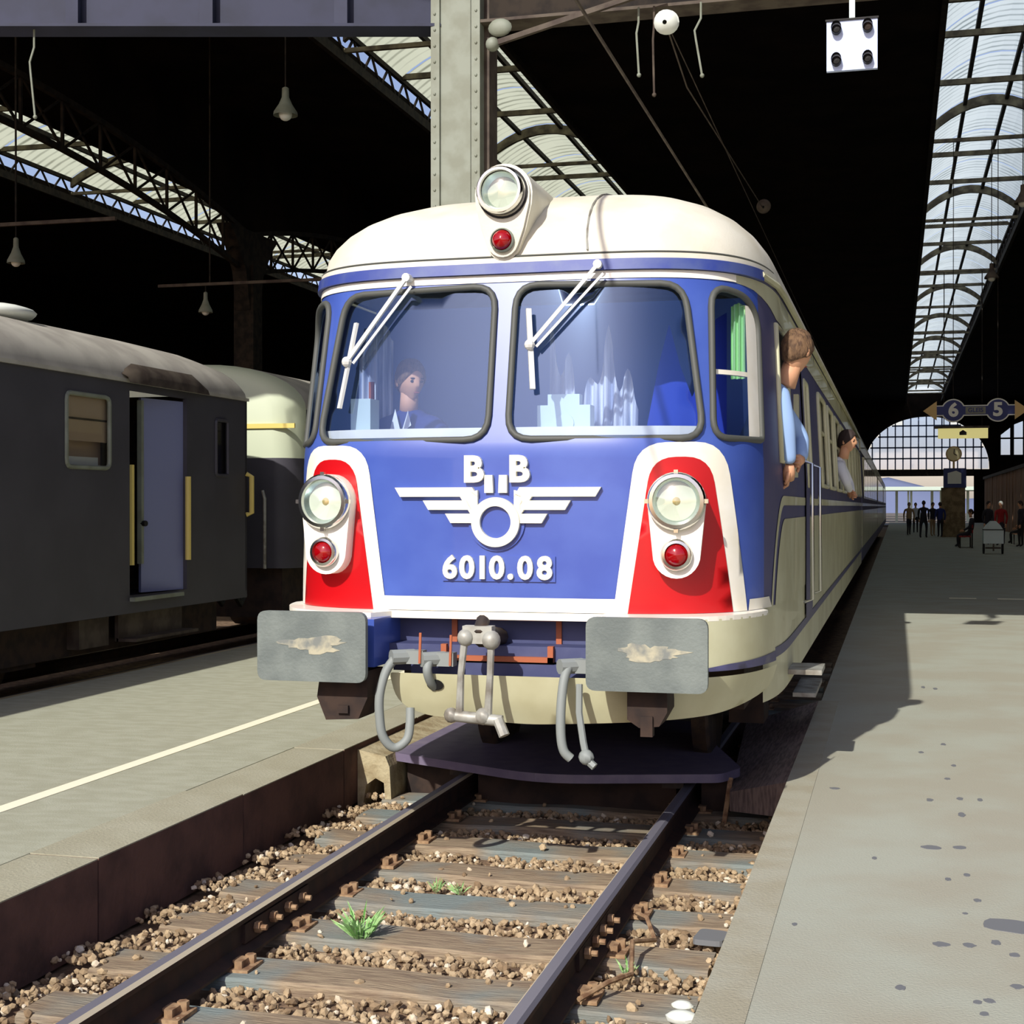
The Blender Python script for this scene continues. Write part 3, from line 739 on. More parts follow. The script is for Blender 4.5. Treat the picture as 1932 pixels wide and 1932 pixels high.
# sweeping cream / dark stripes along the right side
def curve_pts(off, s0, z0, smax):
    """front riser curving into a horizontal line; off = inset towards the lower right"""
    pts = []
    for k in range(13):
        t = k/12; a = (s0+off*.75, z0); b = (s0+.13+off*.75, 1.86-off); c = (s0+.42+off*.6, 1.86-off)
        pts.append(((1-t)**2*a[0]+2*t*(1-t)*b[0]+t*t*c[0], (1-t)**2*a[1]+2*t*(1-t)*b[1]+t*t*c[1]))
    pts.append((smax, 1.86-off)); return pts
S0 = sX(1.375)
c0, c1, c2 = curve_pts(0, S0, ZB, SEND), curve_pts(.055, S0, ZB, SEND), curve_pts(.135, S0, ZB, SEND)
for sg in (1, -1):
    mm = (lambda P: P) if sg > 0 else mir
    hpatch('cream_stripe', m_cream, mm(c0+list(reversed(c1))), off=.004, parent=car, st=.1)
    hpatch('cream_field', m_cream, mm(c2+[(SEND, ZB)]), off=.004, parent=car, st=.12)
    hpatch('skirt_stripe', m_sideblue, mm([(S0-.02, .945), (SEND, .945), (SEND, 1.0), (S0-.02, 1.0)]), off=.006, parent=car, st=.15)

# window frames and panes
def win_frame(name, P, parent, r=.019, mat=m_rubber, off=.008):
    return MB().tube([H(p[0], p[1], off) for p in P], r, 8, closed=True).build(name, mat, parent, smooth='all')
def win_pane(P, parent, mat=m_wscreen, off=-.012): return hpatch('pane', mat, P, off=off, parent=parent, st=.09)
for P in (WS_R, mir(WS_R), CW_R, mir(CW_R)):
    f = win_frame('window_frame', P, car); win_pane(P, f)
for P in side_wins:
    f = win_frame('window_frame', P, car, .02, m_cream); win_pane(P, f, m_sideglass)
    xs_ = [p[0] for p in P]; ribbon('glazing_rail', m_cream, min(xs_), max(xs_), 2.46, 2.49, .0, f, .02, n=6)
cw0 = sX(1.125)
ribbon('glazing_rail', m_white, cw0+.02, cw0+.44, 2.505, 2.53, -.01, car, .03, n=10)
ribbon('quarter_light_post', m_white, cw0+.30, cw0+.455, 2.17, 2.90, .004, car, .04, n=6)
f = win_frame('window_frame', CAB, car, .018, m_cream)
dr = hpatch('door', m_sideblue, rounded(DOOR, .05, 3), [DWIN], off=.012, parent=car, st=.1); tag(dr, None)
fd = win_frame('door_window_frame', DWIN, dr, .018, m_cream); 
hpatch('door_pane', m_sideglass, DWIN, off=0, parent=dr, st=.15)
for y in (3.5, 4.58):
    p = H(sY(y), 1.3, .06); MB().tube([H(sY(y), 1.12, .0), H(sY(y), 1.14, .06), H(sY(y), 2.10, .06), H(sY(y), 2.12, 0)], .014, 8).build('handrail', m_chrome, car, smooth=True)
MB().b2((1.425, 2.26, 1.98), (1.455, 2.34, 2.28)).b2((1.43, 2.25, 2.28), (1.46, 2.35, 2.50)).build('signal_bracket', m_cream, car)
MB().b2((1.42, 1.95, .78), (1.62, 2.35, .81)).build('cab_step', m_steel, car)
MB().b2((1.34, 3.55, .44), (1.50, 4.5, .47)).build('door_step', m_steel, car)

# lamps
def lamp(x, z, sg, parent):
    s = sX(x)*sg; n = (H(s, z, 1)-H(s, z, 0)); n = Vector((n.x*.25, n.y, 0)).normalized(); c = H(s, z, 0)
    t = Vector((-n.y, n.x, 0)); 
    fn = lambda u, v, d: c+t*u+Vector((0, 0, v))+n*d
    pod = [(.150*math.cos(a), .150*math.sin(a)) for a in [PI*k/14 for k in range(15)]]+[(.122*math.cos(a), -.275+.122*math.sin(a)) for a in [PI+PI*k/14 for k in range(15)]]
    pd = MB(); pd.prism(pod, fn, -.12, .115); o = pd.build('lamp_pod', m_white, parent, smooth=True)
    hd = c+n*.115; ax = n
    bz = MB().lathe([(.148, -.02), (.150, .035), (.140, .05), (.122, .052), (.118, .03)], hd, ax, 36).build('headlamp_bezel', m_chrome, o, smooth=True)
    for k in range(4):
        a = k*PI/2; q = hd+t*math.cos(a)*.150+Vector((0, 0, math.sin(a)*.150))
        MB().box(q+n*.03, (.022, .03, .022)).build('bezel_clip', m_chrome, o)
    MB().lathe([(.118, .03), (.09, -.02), (.05, -.05), (.0, -.06)], hd, ax, 32).build('reflector', m_reflector, o, smooth='all')
    MB().sphere(hd-n*.01, .024, 10, 6).build('bulb', m_signgold, o, smooth='all')
    MB().lathe([(.122, .035), (.10, .052), (.06, .066), (.0, .072)], hd, ax, 32).build('lens', m_lens, o, smooth='all')
    rc = c+Vector((0, 0, -.275))+n*.115
    MB().lathe([(.082, -.01), (.082, .03), (.074, .042), (.06, .044), (.056, .03)], rc, ax, 28).build('tail_lamp_bezel', m_chrome, o, smooth=True)
    MB().lathe([(.058, .025), (.05, .045), (.03, .058), (0, .062)], rc, ax, 24).build('red_lens', m_lensred, o, smooth='all')
lamp(.95, 1.825, 1, car); lamp(.95, 1.825, -1, car)
# roof lamp
rc = Vector((0.0, .74, 3.53)); n = Vector((0, -1, 0)); fn = lambda u, v, d: Vector((u-.02, .69-d, 3.505+v))
tear = [(-.158*math.cos(t), .158*math.sin(t)) for t in [PI*k/12 for k in range(13)]]
tear = [(math.cos(a)*.162, math.sin(a)*.162) for a in [PI*k/14 for k in range(15)]]+[(-.158, -.06), (-.125, -.20)]+[(math.cos(a)*.095, -.27+math.sin(a)*.095) for a in [PI+PI*k/10 for k in range(1, 10)]]+[(.125, -.20), (.158, -.06)]
mb = MB(); mb.prism(tear, fn, -1.0, .03); mb.prism([(x*.93, y*.95-.004) for x, y in tear], fn, .029, .05)
rl = mb.build('roof_lamp_pod', m_roof, car, smooth=True)
hd = Vector((-.02, .64, 3.505))
MB().lathe([(.140, -.01), (.142, .006), (.130, .006)], hd, n, 32).build('gasket', m_black, rl)
MB().lathe([(.128, -.02), (.130, .05), (.122, .065), (.108, .066), (.104, .05)], hd+Vector((-.006, 0, .006)), n, 36).build('headlamp_bezel', m_chrome, rl, smooth=True)
MB().lathe([(.106, .045), (.085, .0), (.05, -.03), (0, -.04)], hd, n, 32).build('reflector', m_reflector, rl, smooth='all')
MB().lathe([(.108, .05), (.09, .066), (.05, .08), (0, .085)], hd, n, 32).build('lens', m_lens, rl, smooth='all')
rc = Vector((-.02, .64, 3.245))
MB().lathe([(.066, -.01), (.066, .02), (.058, .028)], rc, n, 28).build('tail_lamp_bezel', m_colm, rl, smooth=True)
MB().lathe([(.056, .015), (.048, .04), (.028, .056), (0, .06)], rc, n, 24).build('red_lens', m_lensred, rl, smooth='all')
# roof seam and cable
seam = []
for r in [1.0, .97, .93, .88, .8, .7, .55]:
    x, y = _c(sX(.44), 3.14); seam.append((x, YB-(YB-y)*r, 3.135+.60*math.sqrt(max(0, 1-(r**2.5)))))
seam = [(.44*1, .0, 0)]
def roofz(x, y):
    g = ((abs(x)/1.36)**NEXP+(max(0, YB-y)/1.92)**NEXP)**(1/NEXP); return 3.13+.60*math.sqrt(max(0, 1-g**2.5))
MB().tube([(.44-.006*k, .688+.004*k+.012*k*k, max(3.12, roofz(.44-.006*k, .688+.004*k+.012*k*k)+.003)) for k in range(12)], .006, 6).build('roof_cable', m_steel, car, smooth=True)

# emblem and number on the front
F = lambda u, v, d: H(sX(u), v, d)
em = thing_e = bpy.data.objects.new('emblem', None); COL.objects.link(em); em.parent = car; em.location = (0, 0, 0); em.location = -Vector(car.location)+Vector((0, .45, 1.7))
EZ = 1.715
def subbar(pts): 
    mb = MB(); v, fs = patch(dens(pts, .1), (), .05); k = len(v)
    return mb.prism(dens(pts, .08), lambda u, w, d: F(u, w, d), .0, .03)
em_m = M('emblem_cream', (232, 228, 205), 0.4)
for sg in (-1, 1):
    for (x0, x1, z0, h, sl) in [(.10, .565, EZ+.135, .05, .03), (.13, .405, EZ+.065, .05, .03), (.10, .28, EZ-.005, .05, .03)]:
        P = [(x0, z0), (x1-sl, z0), (x1, z0+h), (x0+.03*(z0 > EZ+.1), z0+h)]
        if sg < 0: P = [(-p[0], p[1]) for p in reversed(P)]
        subbar(P).build('wing_feather', em_m, em)
    P = [(.10, EZ-.02), (.15, EZ+.06), (.20, EZ+.14), (.10, EZ+.17)]
    if sg < 0: P = [(-p[0], p[1]) for p in reversed(P)]
    subbar(P).build('wing_root', em_m, em)
    P = [(.014, EZ+.155), (.062, EZ+.155), (.062, EZ+.25), (.018, EZ+.25)]
    if sg < 0: P = [(-p[0], p[1]) for p in reversed(P)]
    subbar(P).build('umlaut_bar', em_m, em)
ring = MB(); rows = []
for k in range(48):
    a = 2*PI*k/48; q = []
    for (r, dd) in [(.132, 0), (.132, .04), (.085, .04), (.085, 0)]: q.append(F(math.cos(a)*r, EZ+math.sin(a)*r, dd))
    rows.append(q)
rows.append(rows[0]); ring.grid(rows, True); ring.build('wheel_ring', em_m, em, smooth=True)
bk = MB(); pts = [(math.cos(2*PI*k/32)*.155, EZ+math.sin(2*PI*k/32)*.155) for k in range(32)]; bk.prism(pts, F, 0, .012); bk.build('wheel_backing', m_blue, em)
for sg in (-1, 1):
    flat_text('B', .19, lambda u, v, d: F(sg*.125+u, EZ+.275+v, d), 0, .03, .008, 1.05).build('letter', em_m, em)
nb = MB().prism([(-.30, 1.40), (.32, 1.40), (.32, 1.535), (-.30, 1.535)], F, 0, .010).build('number_plate', m_blue, car)
tx = 0
for ch, xx in zip('6010.08', (-.255, -.16, -.075, .005, .08, .16, .265)):
    flat_text(ch, .165, lambda u, v, d: F(xx+u, 1.468+v, d), .008, .028, .006, 1.0).build('digit', em_m, nb)

# wipers
def wiper(base, elbow, b0, b1, parent):
    def W(x, z, o): return H(sX(x), z, o)
    w = MB().bar(W(*base, .06), W(*elbow, .055), .03, .02).build('wiper_arm', m_wiper, parent)
    MB().bar(W(base[0]+.03, base[1]-.05, .05), W(elbow[0]+.035, elbow[1]-.01, .045), .014).build('wiper_link', m_wiper, w)
    MB().cyl(W(*base, 0), W(*base, .075), .024, 10).build('wiper_pivot', m_wiper, w)
    MB().bar(W(*b0, .04), W(*b1, .04), .028, .016).build('wiper_blade', m_wiper, w)
    MB().sphere(W(*elbow, .055), .03, 8, 6).build('wiper_joint', m_wiper, w)
wiper((-.58, 3.06), (-.90, 2.60), (-.875, 2.82), (-.925, 2.34), car)
wiper((.53, 3.09), (.165, 2.66), (.145, 2.86), (.19, 2.42), car)

# shelf, buffer beam, apron
ZS = 1.24; FA = .24
def shelf_pt(s, z, off=0): return H(s, z, off, 1.44, FA)
rows = []
sA = sX(1.30)
for k in range(61):
    s = -sX(1.36)+2*sX(1.36)*k/60; x = abs(_c(s, 1.2)[0]); fx = .45-(.45-FA)*max(0, min(1, (x-.60)/.06))
    fx = FA if x > .63 else .40
    rows.append([H(s, ZS, -.06), shelf_pt(s, ZS-.005) if x > .63 else H(s, ZS-.005, .05), shelf_pt(s, ZS-.03) if x > .63 else H(s, ZS-.04, .05), H(s, ZS-.05, -.06)])
MB().grid(rows).build('front_shelf', m_white, car)
for k in range(0): pass
hpatch('front_skirt', m_cream, [(sX(.64), .955), (sX(1.385), .955), (sX(1.385), ZS-.02), (sX(.64), ZS-.02)], parent=car, a=1.44, f=FA, st=.08)
hpatch('front_skirt_stripe', m_sideblue, [(sX(.95), .955), (sX(1.385), .945), (sX(1.385), 1.0), (sX(1.2), .985)], off=.005, parent=car, a=1.44, f=FA, st=.06)
hpatch('front_skirt', m_blue, [(-sX(1.10), .98), (-sX(.66), .98), (-sX(.66), ZS-.02), (-sX(1.10), ZS-.02)], parent=car, a=1.44, f=FA, st=.08)
# lower apron: cream, right part wraps round the corner, left end cut short
ap = rounded([(-sX(.52), .925), (sX(1.385), .925), (sX(1.385), .80), (sX(1.20), .72), (sX(.2), .66), (-sX(.36), .69), (-sX(.5), .76)], [.02, .01, .05, .1, .1, .1, .1])
mb = MB(); v, fs = patch(ap, (), .07)
def apron_pt(s, z): 
    o = -.12*max(0, (.925-z)/.26)**1.4
    return H(s, z, o+.01, 1.44, FA)
mb.add([apron_pt(*p) for p in v], fs); mb.build('front_apron', m_cream, car, smooth='all', fix=False)
pts = [(-.275+.045*math.cos(2*PI*k/20), .865+.03*math.sin(2*PI*k/20)) for k in range(20)]
MB().prism(pts, lambda u, w, d: apron_pt(sX(u), w)+Vector((0, -d, 0)), 0, .004).build('hose_opening', m_black, car)
# side apron continues below skirt behind the corner
MB().b2((-.62, .56, .90), (.62, .60, ZS-.02)).build('headstock_recess', m_head, car)
MB().b2((-.70, .38, .985), (.66, .56, 1.065)).build('headstock_beam', m_head, car)
MB().b2((-.45, .36, .90), (.62, .55, .975)).build('lower_beam', m_head, car)
MB().b2((-.72, .14, .96), (-.58, .58, ZS-.03)).build('buffer_mount', m_blue, car)
MB().b2((.58, .14, .96), (.72, .58, ZS-.03)).build('buffer_mount', m_blue, car)
for (a, b) in [((-.28, .545, .995), (-.25, .565, 1.215)), ((.30, .545, .995), (.33, .565, 1.215)), ((-.25, .545, 1.185), (.30, .565, 1.215)), ((-.28, .345, .985), (.33, .383, 1.012)), ((-.28, .345, .985), (-.25, .383, 1.07)), ((.30, .345, .985), (.33, .383, 1.07))]:
    MB().b2(a, b).build('stencil_frame', m_orange, car)
# buffers
for sg in (-1, 1):
    x = sg*.875; q = rounded([(x-.30, .893), (x+.30, .893), (x+.30, 1.255), (x-.30, 1.255)], .05, 5)
    bf = MB(); bf.prism(q, lambda u, w, d: (u, d, w), .0, .035); bo = bf.build('buffer_head', m_buffer, car)
    pts = []
    for k in range(40):
        a = 2*PI*k/40; r = 1+.22*math.sin(3*a+sg)+.12*math.sin(7*a)+random.uniform(-.18, .18); pts.append((x+.02+math.cos(a)*.15*r, 1.085+math.sin(a)*.04*r))
    MB().prism(pts, lambda u, w, d: (u, d, w), -.002, .002).build('wear_patch', m_rubmark, bo)
    MB().cyl((x, .03, 1.07), (x, .40, 1.07), .09, 20).build('buffer_shank', m_darksteel, bo, smooth=True)
    MB().cyl((x, .18, 1.07), (x, .45, 1.07), .12, 20).build('buffer_sleeve', m_blue, bo, smooth=True)
    # rail guard / magnet block hanging under the buffer
    xx = -.74 if sg < 0 else .86
    gdp = [(xx-.13, .94), (xx-.15, .80), (xx-.10, .68), (xx+.08, .69), (xx+.13, .80), (xx+.13, .94)] if sg < 0 else [(xx-.10, .90), (xx-.10, .74), (xx-.04, .70), (xx+.06, .71), (xx+.10, .78), (xx+.10, .90)]
    MB().prism(gdp, lambda u, w, d: (u, d, w), .12, .36).b2((xx-.03, .10, .66 if sg > 0 else .72), (xx+.03, .16, .76)).build('guard_bracket', m_brown, car)
# screw coupling and hook
hk = MB(); hk.tube([(0.0, .50, 1.10), (0.0, .28, 1.13), (0, .16, 1.12), (0, .12, 1.16), (0, .17, 1.21), (0, .24, 1.20)], [.05, .05, .045, .04, .035, .02], 10).build('draw_hook', m_darksteel, car, smooth=True)
cl = MB(); cl.b2((-.085, .09, 1.10), (.07, .16, 1.19)); cl.sphere((-.07, .10, 1.13), .045, 10, 8); cl.sphere((.065, .10, 1.12), .05, 10, 8)
co = cl.build('coupling', m_steel, car, smooth=True)
MB().tube([(-.075, .10, 1.12), (-.095, .10, .95), (-.105, .11, .74)], [.02, .018, .022], 8).build('shackle_bar', m_steel, co, smooth=True)
MB().tube([(.065, .10, 1.12), (.06, .10, .95), (.045, .11, .74)], [.02, .018, .022], 8).build('shackle_bar', m_steel, co, smooth=True)
MB().cyl((-.16, .11, .73), (.12, .11, .71), .03, 10).sphere((-.15, .11, .73), .04, 8, 6).sphere((.02, .11, .73), .045, 8, 6).tube([(.10, .10, .72), (.14, .08, .64)], .028, 8).build('coupling_screw', m_steel, co, smooth=True)
# brake hoses
def spl(P, n=5):
    P = [Vector(p) for p in P]; out = []
    for i in range(len(P)-1):
        a, b, c_, d_ = P[max(0, i-1)], P[i], P[i+1], P[min(len(P)-1, i+2)]
        for k in range(n):
            u = k/n; out.append(.5*((2*b)+(c_-a)*u+(2*a-5*b+4*c_-d_)*u*u+(3*b-a-3*c_+d_)*u**3))
    return out+[P[-1]]
def hose(x, y, z, path, name='brake_hose'):
    MB().cyl((x, y, z), (x-.10, y-.08, z), .04, 10).box((x+.02, y-.02, z), (.09, .07, .07)).build('brake_cock', m_hose, car)
    MB().bar((x+.05, y-.06, z-.03), (x+.055, y-.06, z+.13), .012, .01).build('cock_lever', m_orange, car)
    MB().tube(spl(path), .024, 10).build(name, m_hose, car, smooth=True)
hose(-.40, .26, 1.01, [(-.48, .20, 1.01), (-.52, .16, .94), (-.545, .13, .82), (-.545, .13, .70), (-.53, .14, .60), (-.48, .17, .54), (-.42, .20, .58), (-.41, .22, .66), (-.415, .24, .74)])
hose(-.24, .28, 1.00, [(-.30, .22, 1.0), (-.305, .19, .95), (-.30, .22, .89), (-.29, .27, .85)])
hose(.50, .27, .985, [(.45, .22, 1.0), (.43, .17, .93), (.42, .14, .80), (.42, .13, .66), (.435, .13, .57), (.47, .14, .53)])
MB().tube([(.505, .18, .90), (.51, .15, .76), (.535, .13, .62), (.55, .12, .56)], .018, 8).sphere((.555, .11, .545), .04, 8, 6).tube([(.55, .11, .54), (.60, .10, .50)], .02, 6).build('hanging_hose', m_hose, car, smooth=True)
# bogie and wheels under the nose
for i, yb in enumerate((4.6, 18.0)):
    bg = MB(); 
    for sx in (-1, 1): bg.b2((sx*1.0-.06, yb-1.7, .45), (sx*1.0+.06, yb+1.7, .65)); bg.b2((sx*1.05-.12, yb-1.45, .30), (sx*1.05+.12, yb-1.05, .62)); bg.b2((sx*1.05-.12, yb+1.05, .30), (sx*1.05+.12, yb+1.45, .62)); bg.b2((-1.0, yb-.3, .48), (1.0, yb+.3, .62))
    bo = bg.build('bogie_frame', m_brown, car)
    for dy in (-1.25, 1.25):
        MB().cyl((-1.0, yb+dy, .475), (1.0, yb+dy, .475), .08, 12).lathe([(.02, -.06), (.475, -.06), (.50, .04), (.475, .06), (.02, .06)], (-.76, yb+dy, .475), (1, 0, 0), 32).lathe([(.02, -.06), (.475, -.06), (.50, .04), (.475, .06), (.02, .06)], (.76, yb+dy, .475), (1, 0, 0), 32).build('wheelset', m_darksteel, bo)
    for sx in (-1, 1):
        for dy in (-1.25, 1.25):
            mb = MB(); mb.tube([(sx*1.16+.07*math.cos(t*1.0), yb+dy+.07*math.sin(t), .45+t*.011) for t in [k*.5 for k in range(40)]], .014, 6); mb.build('spring', m_brown, bo)
MB().b2((-1.05, 2.0, .55), (1.15, LEN, .95)).build('underframe', m_brown, car)
MB().b2((-1.36, 1.2, 1.18), (1.36, LEN-.1, 1.24)).build('floor_pan', m_black, car)
# cab interior
MB().b2((-1.30, 2.16, 1.24), (1.30, 2.20, 3.1)).build('cab_bulkhead', m_cabwall, car)
MB().b2((-.98, .86, 1.24), (.98, 1.15, 2.10)).build('driver_desk', m_colm, car)
MB().prism([(x, _c(sX(x), 2.2)[1]+.045) for x in [-1.06+.106*k for k in range(21)]]+[(1.06, 1.05), (-1.06, 1.05)], lambda x, y, d: (x, y, d), 2.10, 2.222).build('inner_sill', m_white, car)
MB().b2((.12, .86, 2.18), (.42, .98, 2.36)).b2((.18, .86, 2.36), (.36, .94, 2.42)).cyl((.28, .85, 2.26), (.28, .87, 2.26), .05, 16).build('desk_instruments', m_cart, car)
MB().b2((-1.00, .90, 2.18), (-.88, 1.05, 2.42)).build('desk_box', m_cart, car)
MB().b2((-1.36, 2.22, 1.24), (1.36, LEN-.1, 1.30)).b2((-.02, 2.3, 1.24), (.02, LEN-.2, 1.7)).build('saloon_floor', m_bluedk, car)
def curtain(name, mat, x0, x1, y, z0, tops, parent, pl=9, amp=.03, n=40):
    rows = []
    for k in range(n+1):
        t = k/n; x = x0+(x1-x0)*t; yy = y+amp*math.sin(t*pl*2*PI)
        q = t*(len(tops)-1); i = min(int(q), len(tops)-2); zt = tops[i]+(tops[i+1]-tops[i])*(q-i)
        rows.append([(x, yy, z0), (x, yy, (z0+zt)/2), (x, yy+amp*.4, zt)])
    return MB().grid(rows).build(name, mat, parent, smooth='all', fix=False)
curtain('cab_curtain_and_streaks', m_cloth, -1.12, -.90, 1.35, 2.15, [2.7, 2.85, 2.95, 2.8], car, 5, .025)
MB().b2((-1.03, 1.28, 2.2), (-1.0, 1.30, 2.55)).build('curtain_cord', m_orange, car)
curtain('cab_curtain_and_streaks', m_cloth, .10, .62, 1.25, 2.15, [2.9, 2.55, 2.7, 2.3, 2.55, 2.5, 2.85, 2.45, 2.6, 2.35], car, 9, .03, 60)  # pleated sheet added to imitate pale streaks mirrored in the right windscreen
curtain('reflection_sheet', m_reflblue, .66, 1.12, 1.30, 2.12, [2.25, 2.6, 2.85, 2.6, 2.42, 2.62, 2.86, 2.9], car, 2, .01, 60)  # made-up blue sheet, its peaks stand in for a reflection in the glass
curtain('side_curtain', m_green, 1.17, 1.25, 1.06, 2.50, [2.9, 2.92, 2.9], car, 3, .012)

# --- following carriages of the blue train
def carriage(y0, y1, label):
    c = thing('carriage', label, 'train', (0, y0, 0), 'trailing carriages of the blue train')
    prf = [(-1.42, .75), (-1.42, 2.0), (-1.36, 3.13)]+[(1.36*math.sin(a), 3.13+.6*math.cos(a)) for a in [-PI/2+PI*k/16 for k in range(1, 16)]]+[(1.36, 3.13), (1.42, 2.0), (1.42, .75)]
    MB().prism(prf, lambda x, z, d: (x, d, z), y0, y1).build('body', m_sideblue, c)
    rf = [(-1.365, 3.10)]+[(1.365*math.sin(a), 3.12+.615*math.cos(a)) for a in [-PI/2+PI*k/16 for k in range(17)]]+[(1.365, 3.10)]
    MB().prism(rf, lambda x, z, d: (x, d, z), y0-.02, y1+.02).build('roof', m_roof, c, smooth=True)
    MB().b2((1.41, y0, 1.8), (1.424, y1, 1.86)).b2((1.41, y0, 1.0), (1.424, y1, 1.72)).build('cream_stripe', m_cream, c)
    MB().b2((1.35, y0, 2.88), (1.385, y1, 3.1)).build('cantrail', m_cream, c)
    n = int((y1-y0-2.5)/1.72)
    for k in range(n):
        y = y0+1.6+k*1.72
        f = MB().b2((1.37, y, 1.96), (1.425, y+1.25, 2.80)).build('window_frame', m_cream, c)
        MB().b2((1.40, y+.05, 2.0), (1.43, y+1.2, 2.76)).build('pane', m_sideglass_dark, f)
    MB().b2((-1.2, y0, .35), (1.2, y1, .76)).build('underframe', m_brown, c)
    for yb in (y0+3, y1-3):
        bb = MB().b2((-1.05, yb-1.5, .25), (1.05, yb+1.5, .6)).build('bogie_frame', m_brown, c)
        for dy in (-1.2, 1.2): MB().cyl((-.8, yb+dy, .46), (.8, yb+dy, .46), .46, 20).build('wheelset', m_darksteel, bb)
m_sideglass_dark = M('dark_window', (36, 38, 52), 0.08, spec=0.8)
carriage(22.1, 45.5, 'second blue carriage coupled behind the leading railcar')
carriage(46.1, 69.5, 'third blue carriage of the train')
carriage(70.1, 93.5, 'last blue carriage at the far end of the platform')

# --- grey coaches on the left track
XC, HWC = -6.85, 1.45
XR = XC+HWC
cprof = [(-HWC, .72), (-HWC, 3.06)]
rprof = [(HWC*math.sin(a)*1.005, 3.06+.62*math.cos(a)) for a in [-PI/2+PI*k/20 for k in range(21)]]
ltr = thing('railway_track', 'railway track in the shadow beneath the grey coaches', 'track', (XC, 5, 0))
for sx in (-1, 1): rail(XC+sx*.7535, -9, 60, ltr)
coach = thing('coach', 'dark grey railway coach with an open folding door beside the left platform', 'coach', (XC, 0, 0))
Y1C, Y0C = 8.95, -16.0
hol = [rounded([(5.03, 2.17), (5.80, 2.17), (5.80, 2.86), (5.03, 2.86)], .07, 3), rounded([(8.12, 2.15), (8.42, 2.15), (8.42, 2.78), (8.12, 2.78)], .04, 3), [(6.2, .9), (7.42, .9), (7.42, 2.96), (6.2, 2.96)], rounded([(2.6, 2.17), (3.5, 2.17), (3.5, 2.86), (2.6, 2.86)], .07, 3)]
v, fs = patch([(Y0C, .72), (Y1C, .72), (Y1C, 3.06), (Y0C, 3.06)], hol, .4)
MB().add([(XR, p[0], p[1]) for p in v], fs).build('side_wall', m_coach, coach, fix=False)
MB().b2((XC-HWC, Y0C, .72), (XC-HWC+.05, Y1C, 3.06)).b2((XC-HWC, Y1C-.05, .8), (XR, Y1C, 3.06)).b2((XC-HWC, Y0C, .72), (XR-.02, Y1C-.02, .88)).build('body', m_coach, coach)
MB().b2((XC-HWC+.06, 6.0, .89), (XR-1.25, 7.6, 3.0)).b2((XR-1.25, 6.05, .89), (XR-.05, 6.12, 3.0)).b2((XR-1.25, 7.5, .89), (XR-.05, 7.58, 3.0)).build('vestibule', m_darksteel, coach)
rr = MB(); rows = []
for y, sc, dz in [(Y0C, 1, 0), (Y1C-1.6, 1, 0), (Y1C-.6, 1, -.03), (Y1C-.1, 1, -.14), (Y1C, .99, -.30)]:
    rows.append([(XC+p[0]*sc, y, 3.06+max(0, (p[1]-3.06)*(1+dz*.9)+0)) for p in rprof])
rr.grid(rows).build('roof', m_coachroof, coach, smooth='all')
MB().b2((XR-.03, Y0C, 3.04), (XR+.03, Y1C, 3.075)).build('rain_gutter', m_coachroof, coach)
# rain hood above the door
hd_ = MB(); rows = []
for k in range(9):
    t = k/8; y = 6.05+t*1.75; h = .14*min(1, 6*min(t, 1-t)+.25)
    rows.append([(XR-.02, y, 3.10+h), (XR+.07, y, 3.06+h*.7), (XR+.09, y, 3.03)])
hd_.grid(rows).build('door_hood', m_colm2, coach, smooth='all', fix=False)
MB().sphere((XC+.35, 5.3, 3.66), (.55, .5, .10), 16, 8).build('roof_vent', m_signwhite, coach, smooth='all')
for i, h in enumerate(hol[:2]+hol[3:]):
    f = MB().tube([(XR+.005, p[0], p[1]) for p in h], .022, 6, closed=True).build('window_frame', m_colm if i != 1 else m_coach, coach)
    ys_ = [p[0] for p in h]; zs_ = [p[1] for p in h]
    MB().b2((XR-.03, min(ys_), min(zs_)), (XR-.022, max(ys_), max(zs_))).build('pane', m_coachglass, f)
    if i != 1:
        MB().b2((XR-.06, min(ys_)-.03, 2.42), (XR-.04, max(ys_)+.03, 2.9)).build('roller_blind', m_brownwin, f)
        MB().b2((XR-.05, min(ys_)-.03, 2.62), (XR-.035, max(ys_)+.03, 2.64)).build('blind_slat', m_colm2, f)
        MB().b2((XR-.12, min(ys_)+.05, 2.14), (XR-.05, max(ys_)-.12, 2.27)).build('table_edge', m_signwhite, f); MB().b2((XR-.16, min(ys_)-.05, 2.1), (XR-.14, max(ys_)+.08, 2.9)).build('compartment_panel', m_brownwin, f)
dl = MB().add([(XR-.02, 7.42, .9), (XR-.16, 6.72, .9), (XR-.16, 6.72, 2.93), (XR-.02, 7.42, 2.93), (XR-.06, 7.44, .9), (XR-.20, 6.74, .9), (XR-.20, 6.74, 2.93), (XR-.06, 7.44, 2.93)], [(0, 1, 2, 3), (4, 7, 6, 5), (0, 4, 5, 1), (3, 2, 6, 7), (1, 5, 6, 2), (0, 3, 7, 4)]).build('folding_door', m_door, coach)
MB().bar((XR-.15, 6.69, 1.2), (XR-.15, 6.69, 2.9), .05).build('door_edge', m_colm, dl)
MB().cyl((XR-.16, 6.70, 1.62), (XR-.08, 6.68, 1.62), .03, 8).build('door_handle', m_black, dl)
MB().b2((XR-.03, 7.39, .9), (XR+.02, 7.43, 2.96)).build('door_post', m_coach, coach)
MB().tube([(XR-.06, 6.34, 1.2), (XR-.06, 6.34, 2.22)], .032, 8).build('yellow_handrail', m_yellow, coach, smooth=True)
MB().tube([(XR+.05, 7.36, 1.22), (XR+.05, 7.36, 2.12)], .032, 8).build('yellow_handrail', m_yellow, coach, smooth=True)
MB().tube([(XR, 8.93, 1.7), (XR+.06, 8.95, 1.72), (XR+.06, 8.95, 2.15), (XR, 8.93, 2.18)], .03, 8).build('yellow_handrail', m_yellow, coach, smooth=True)
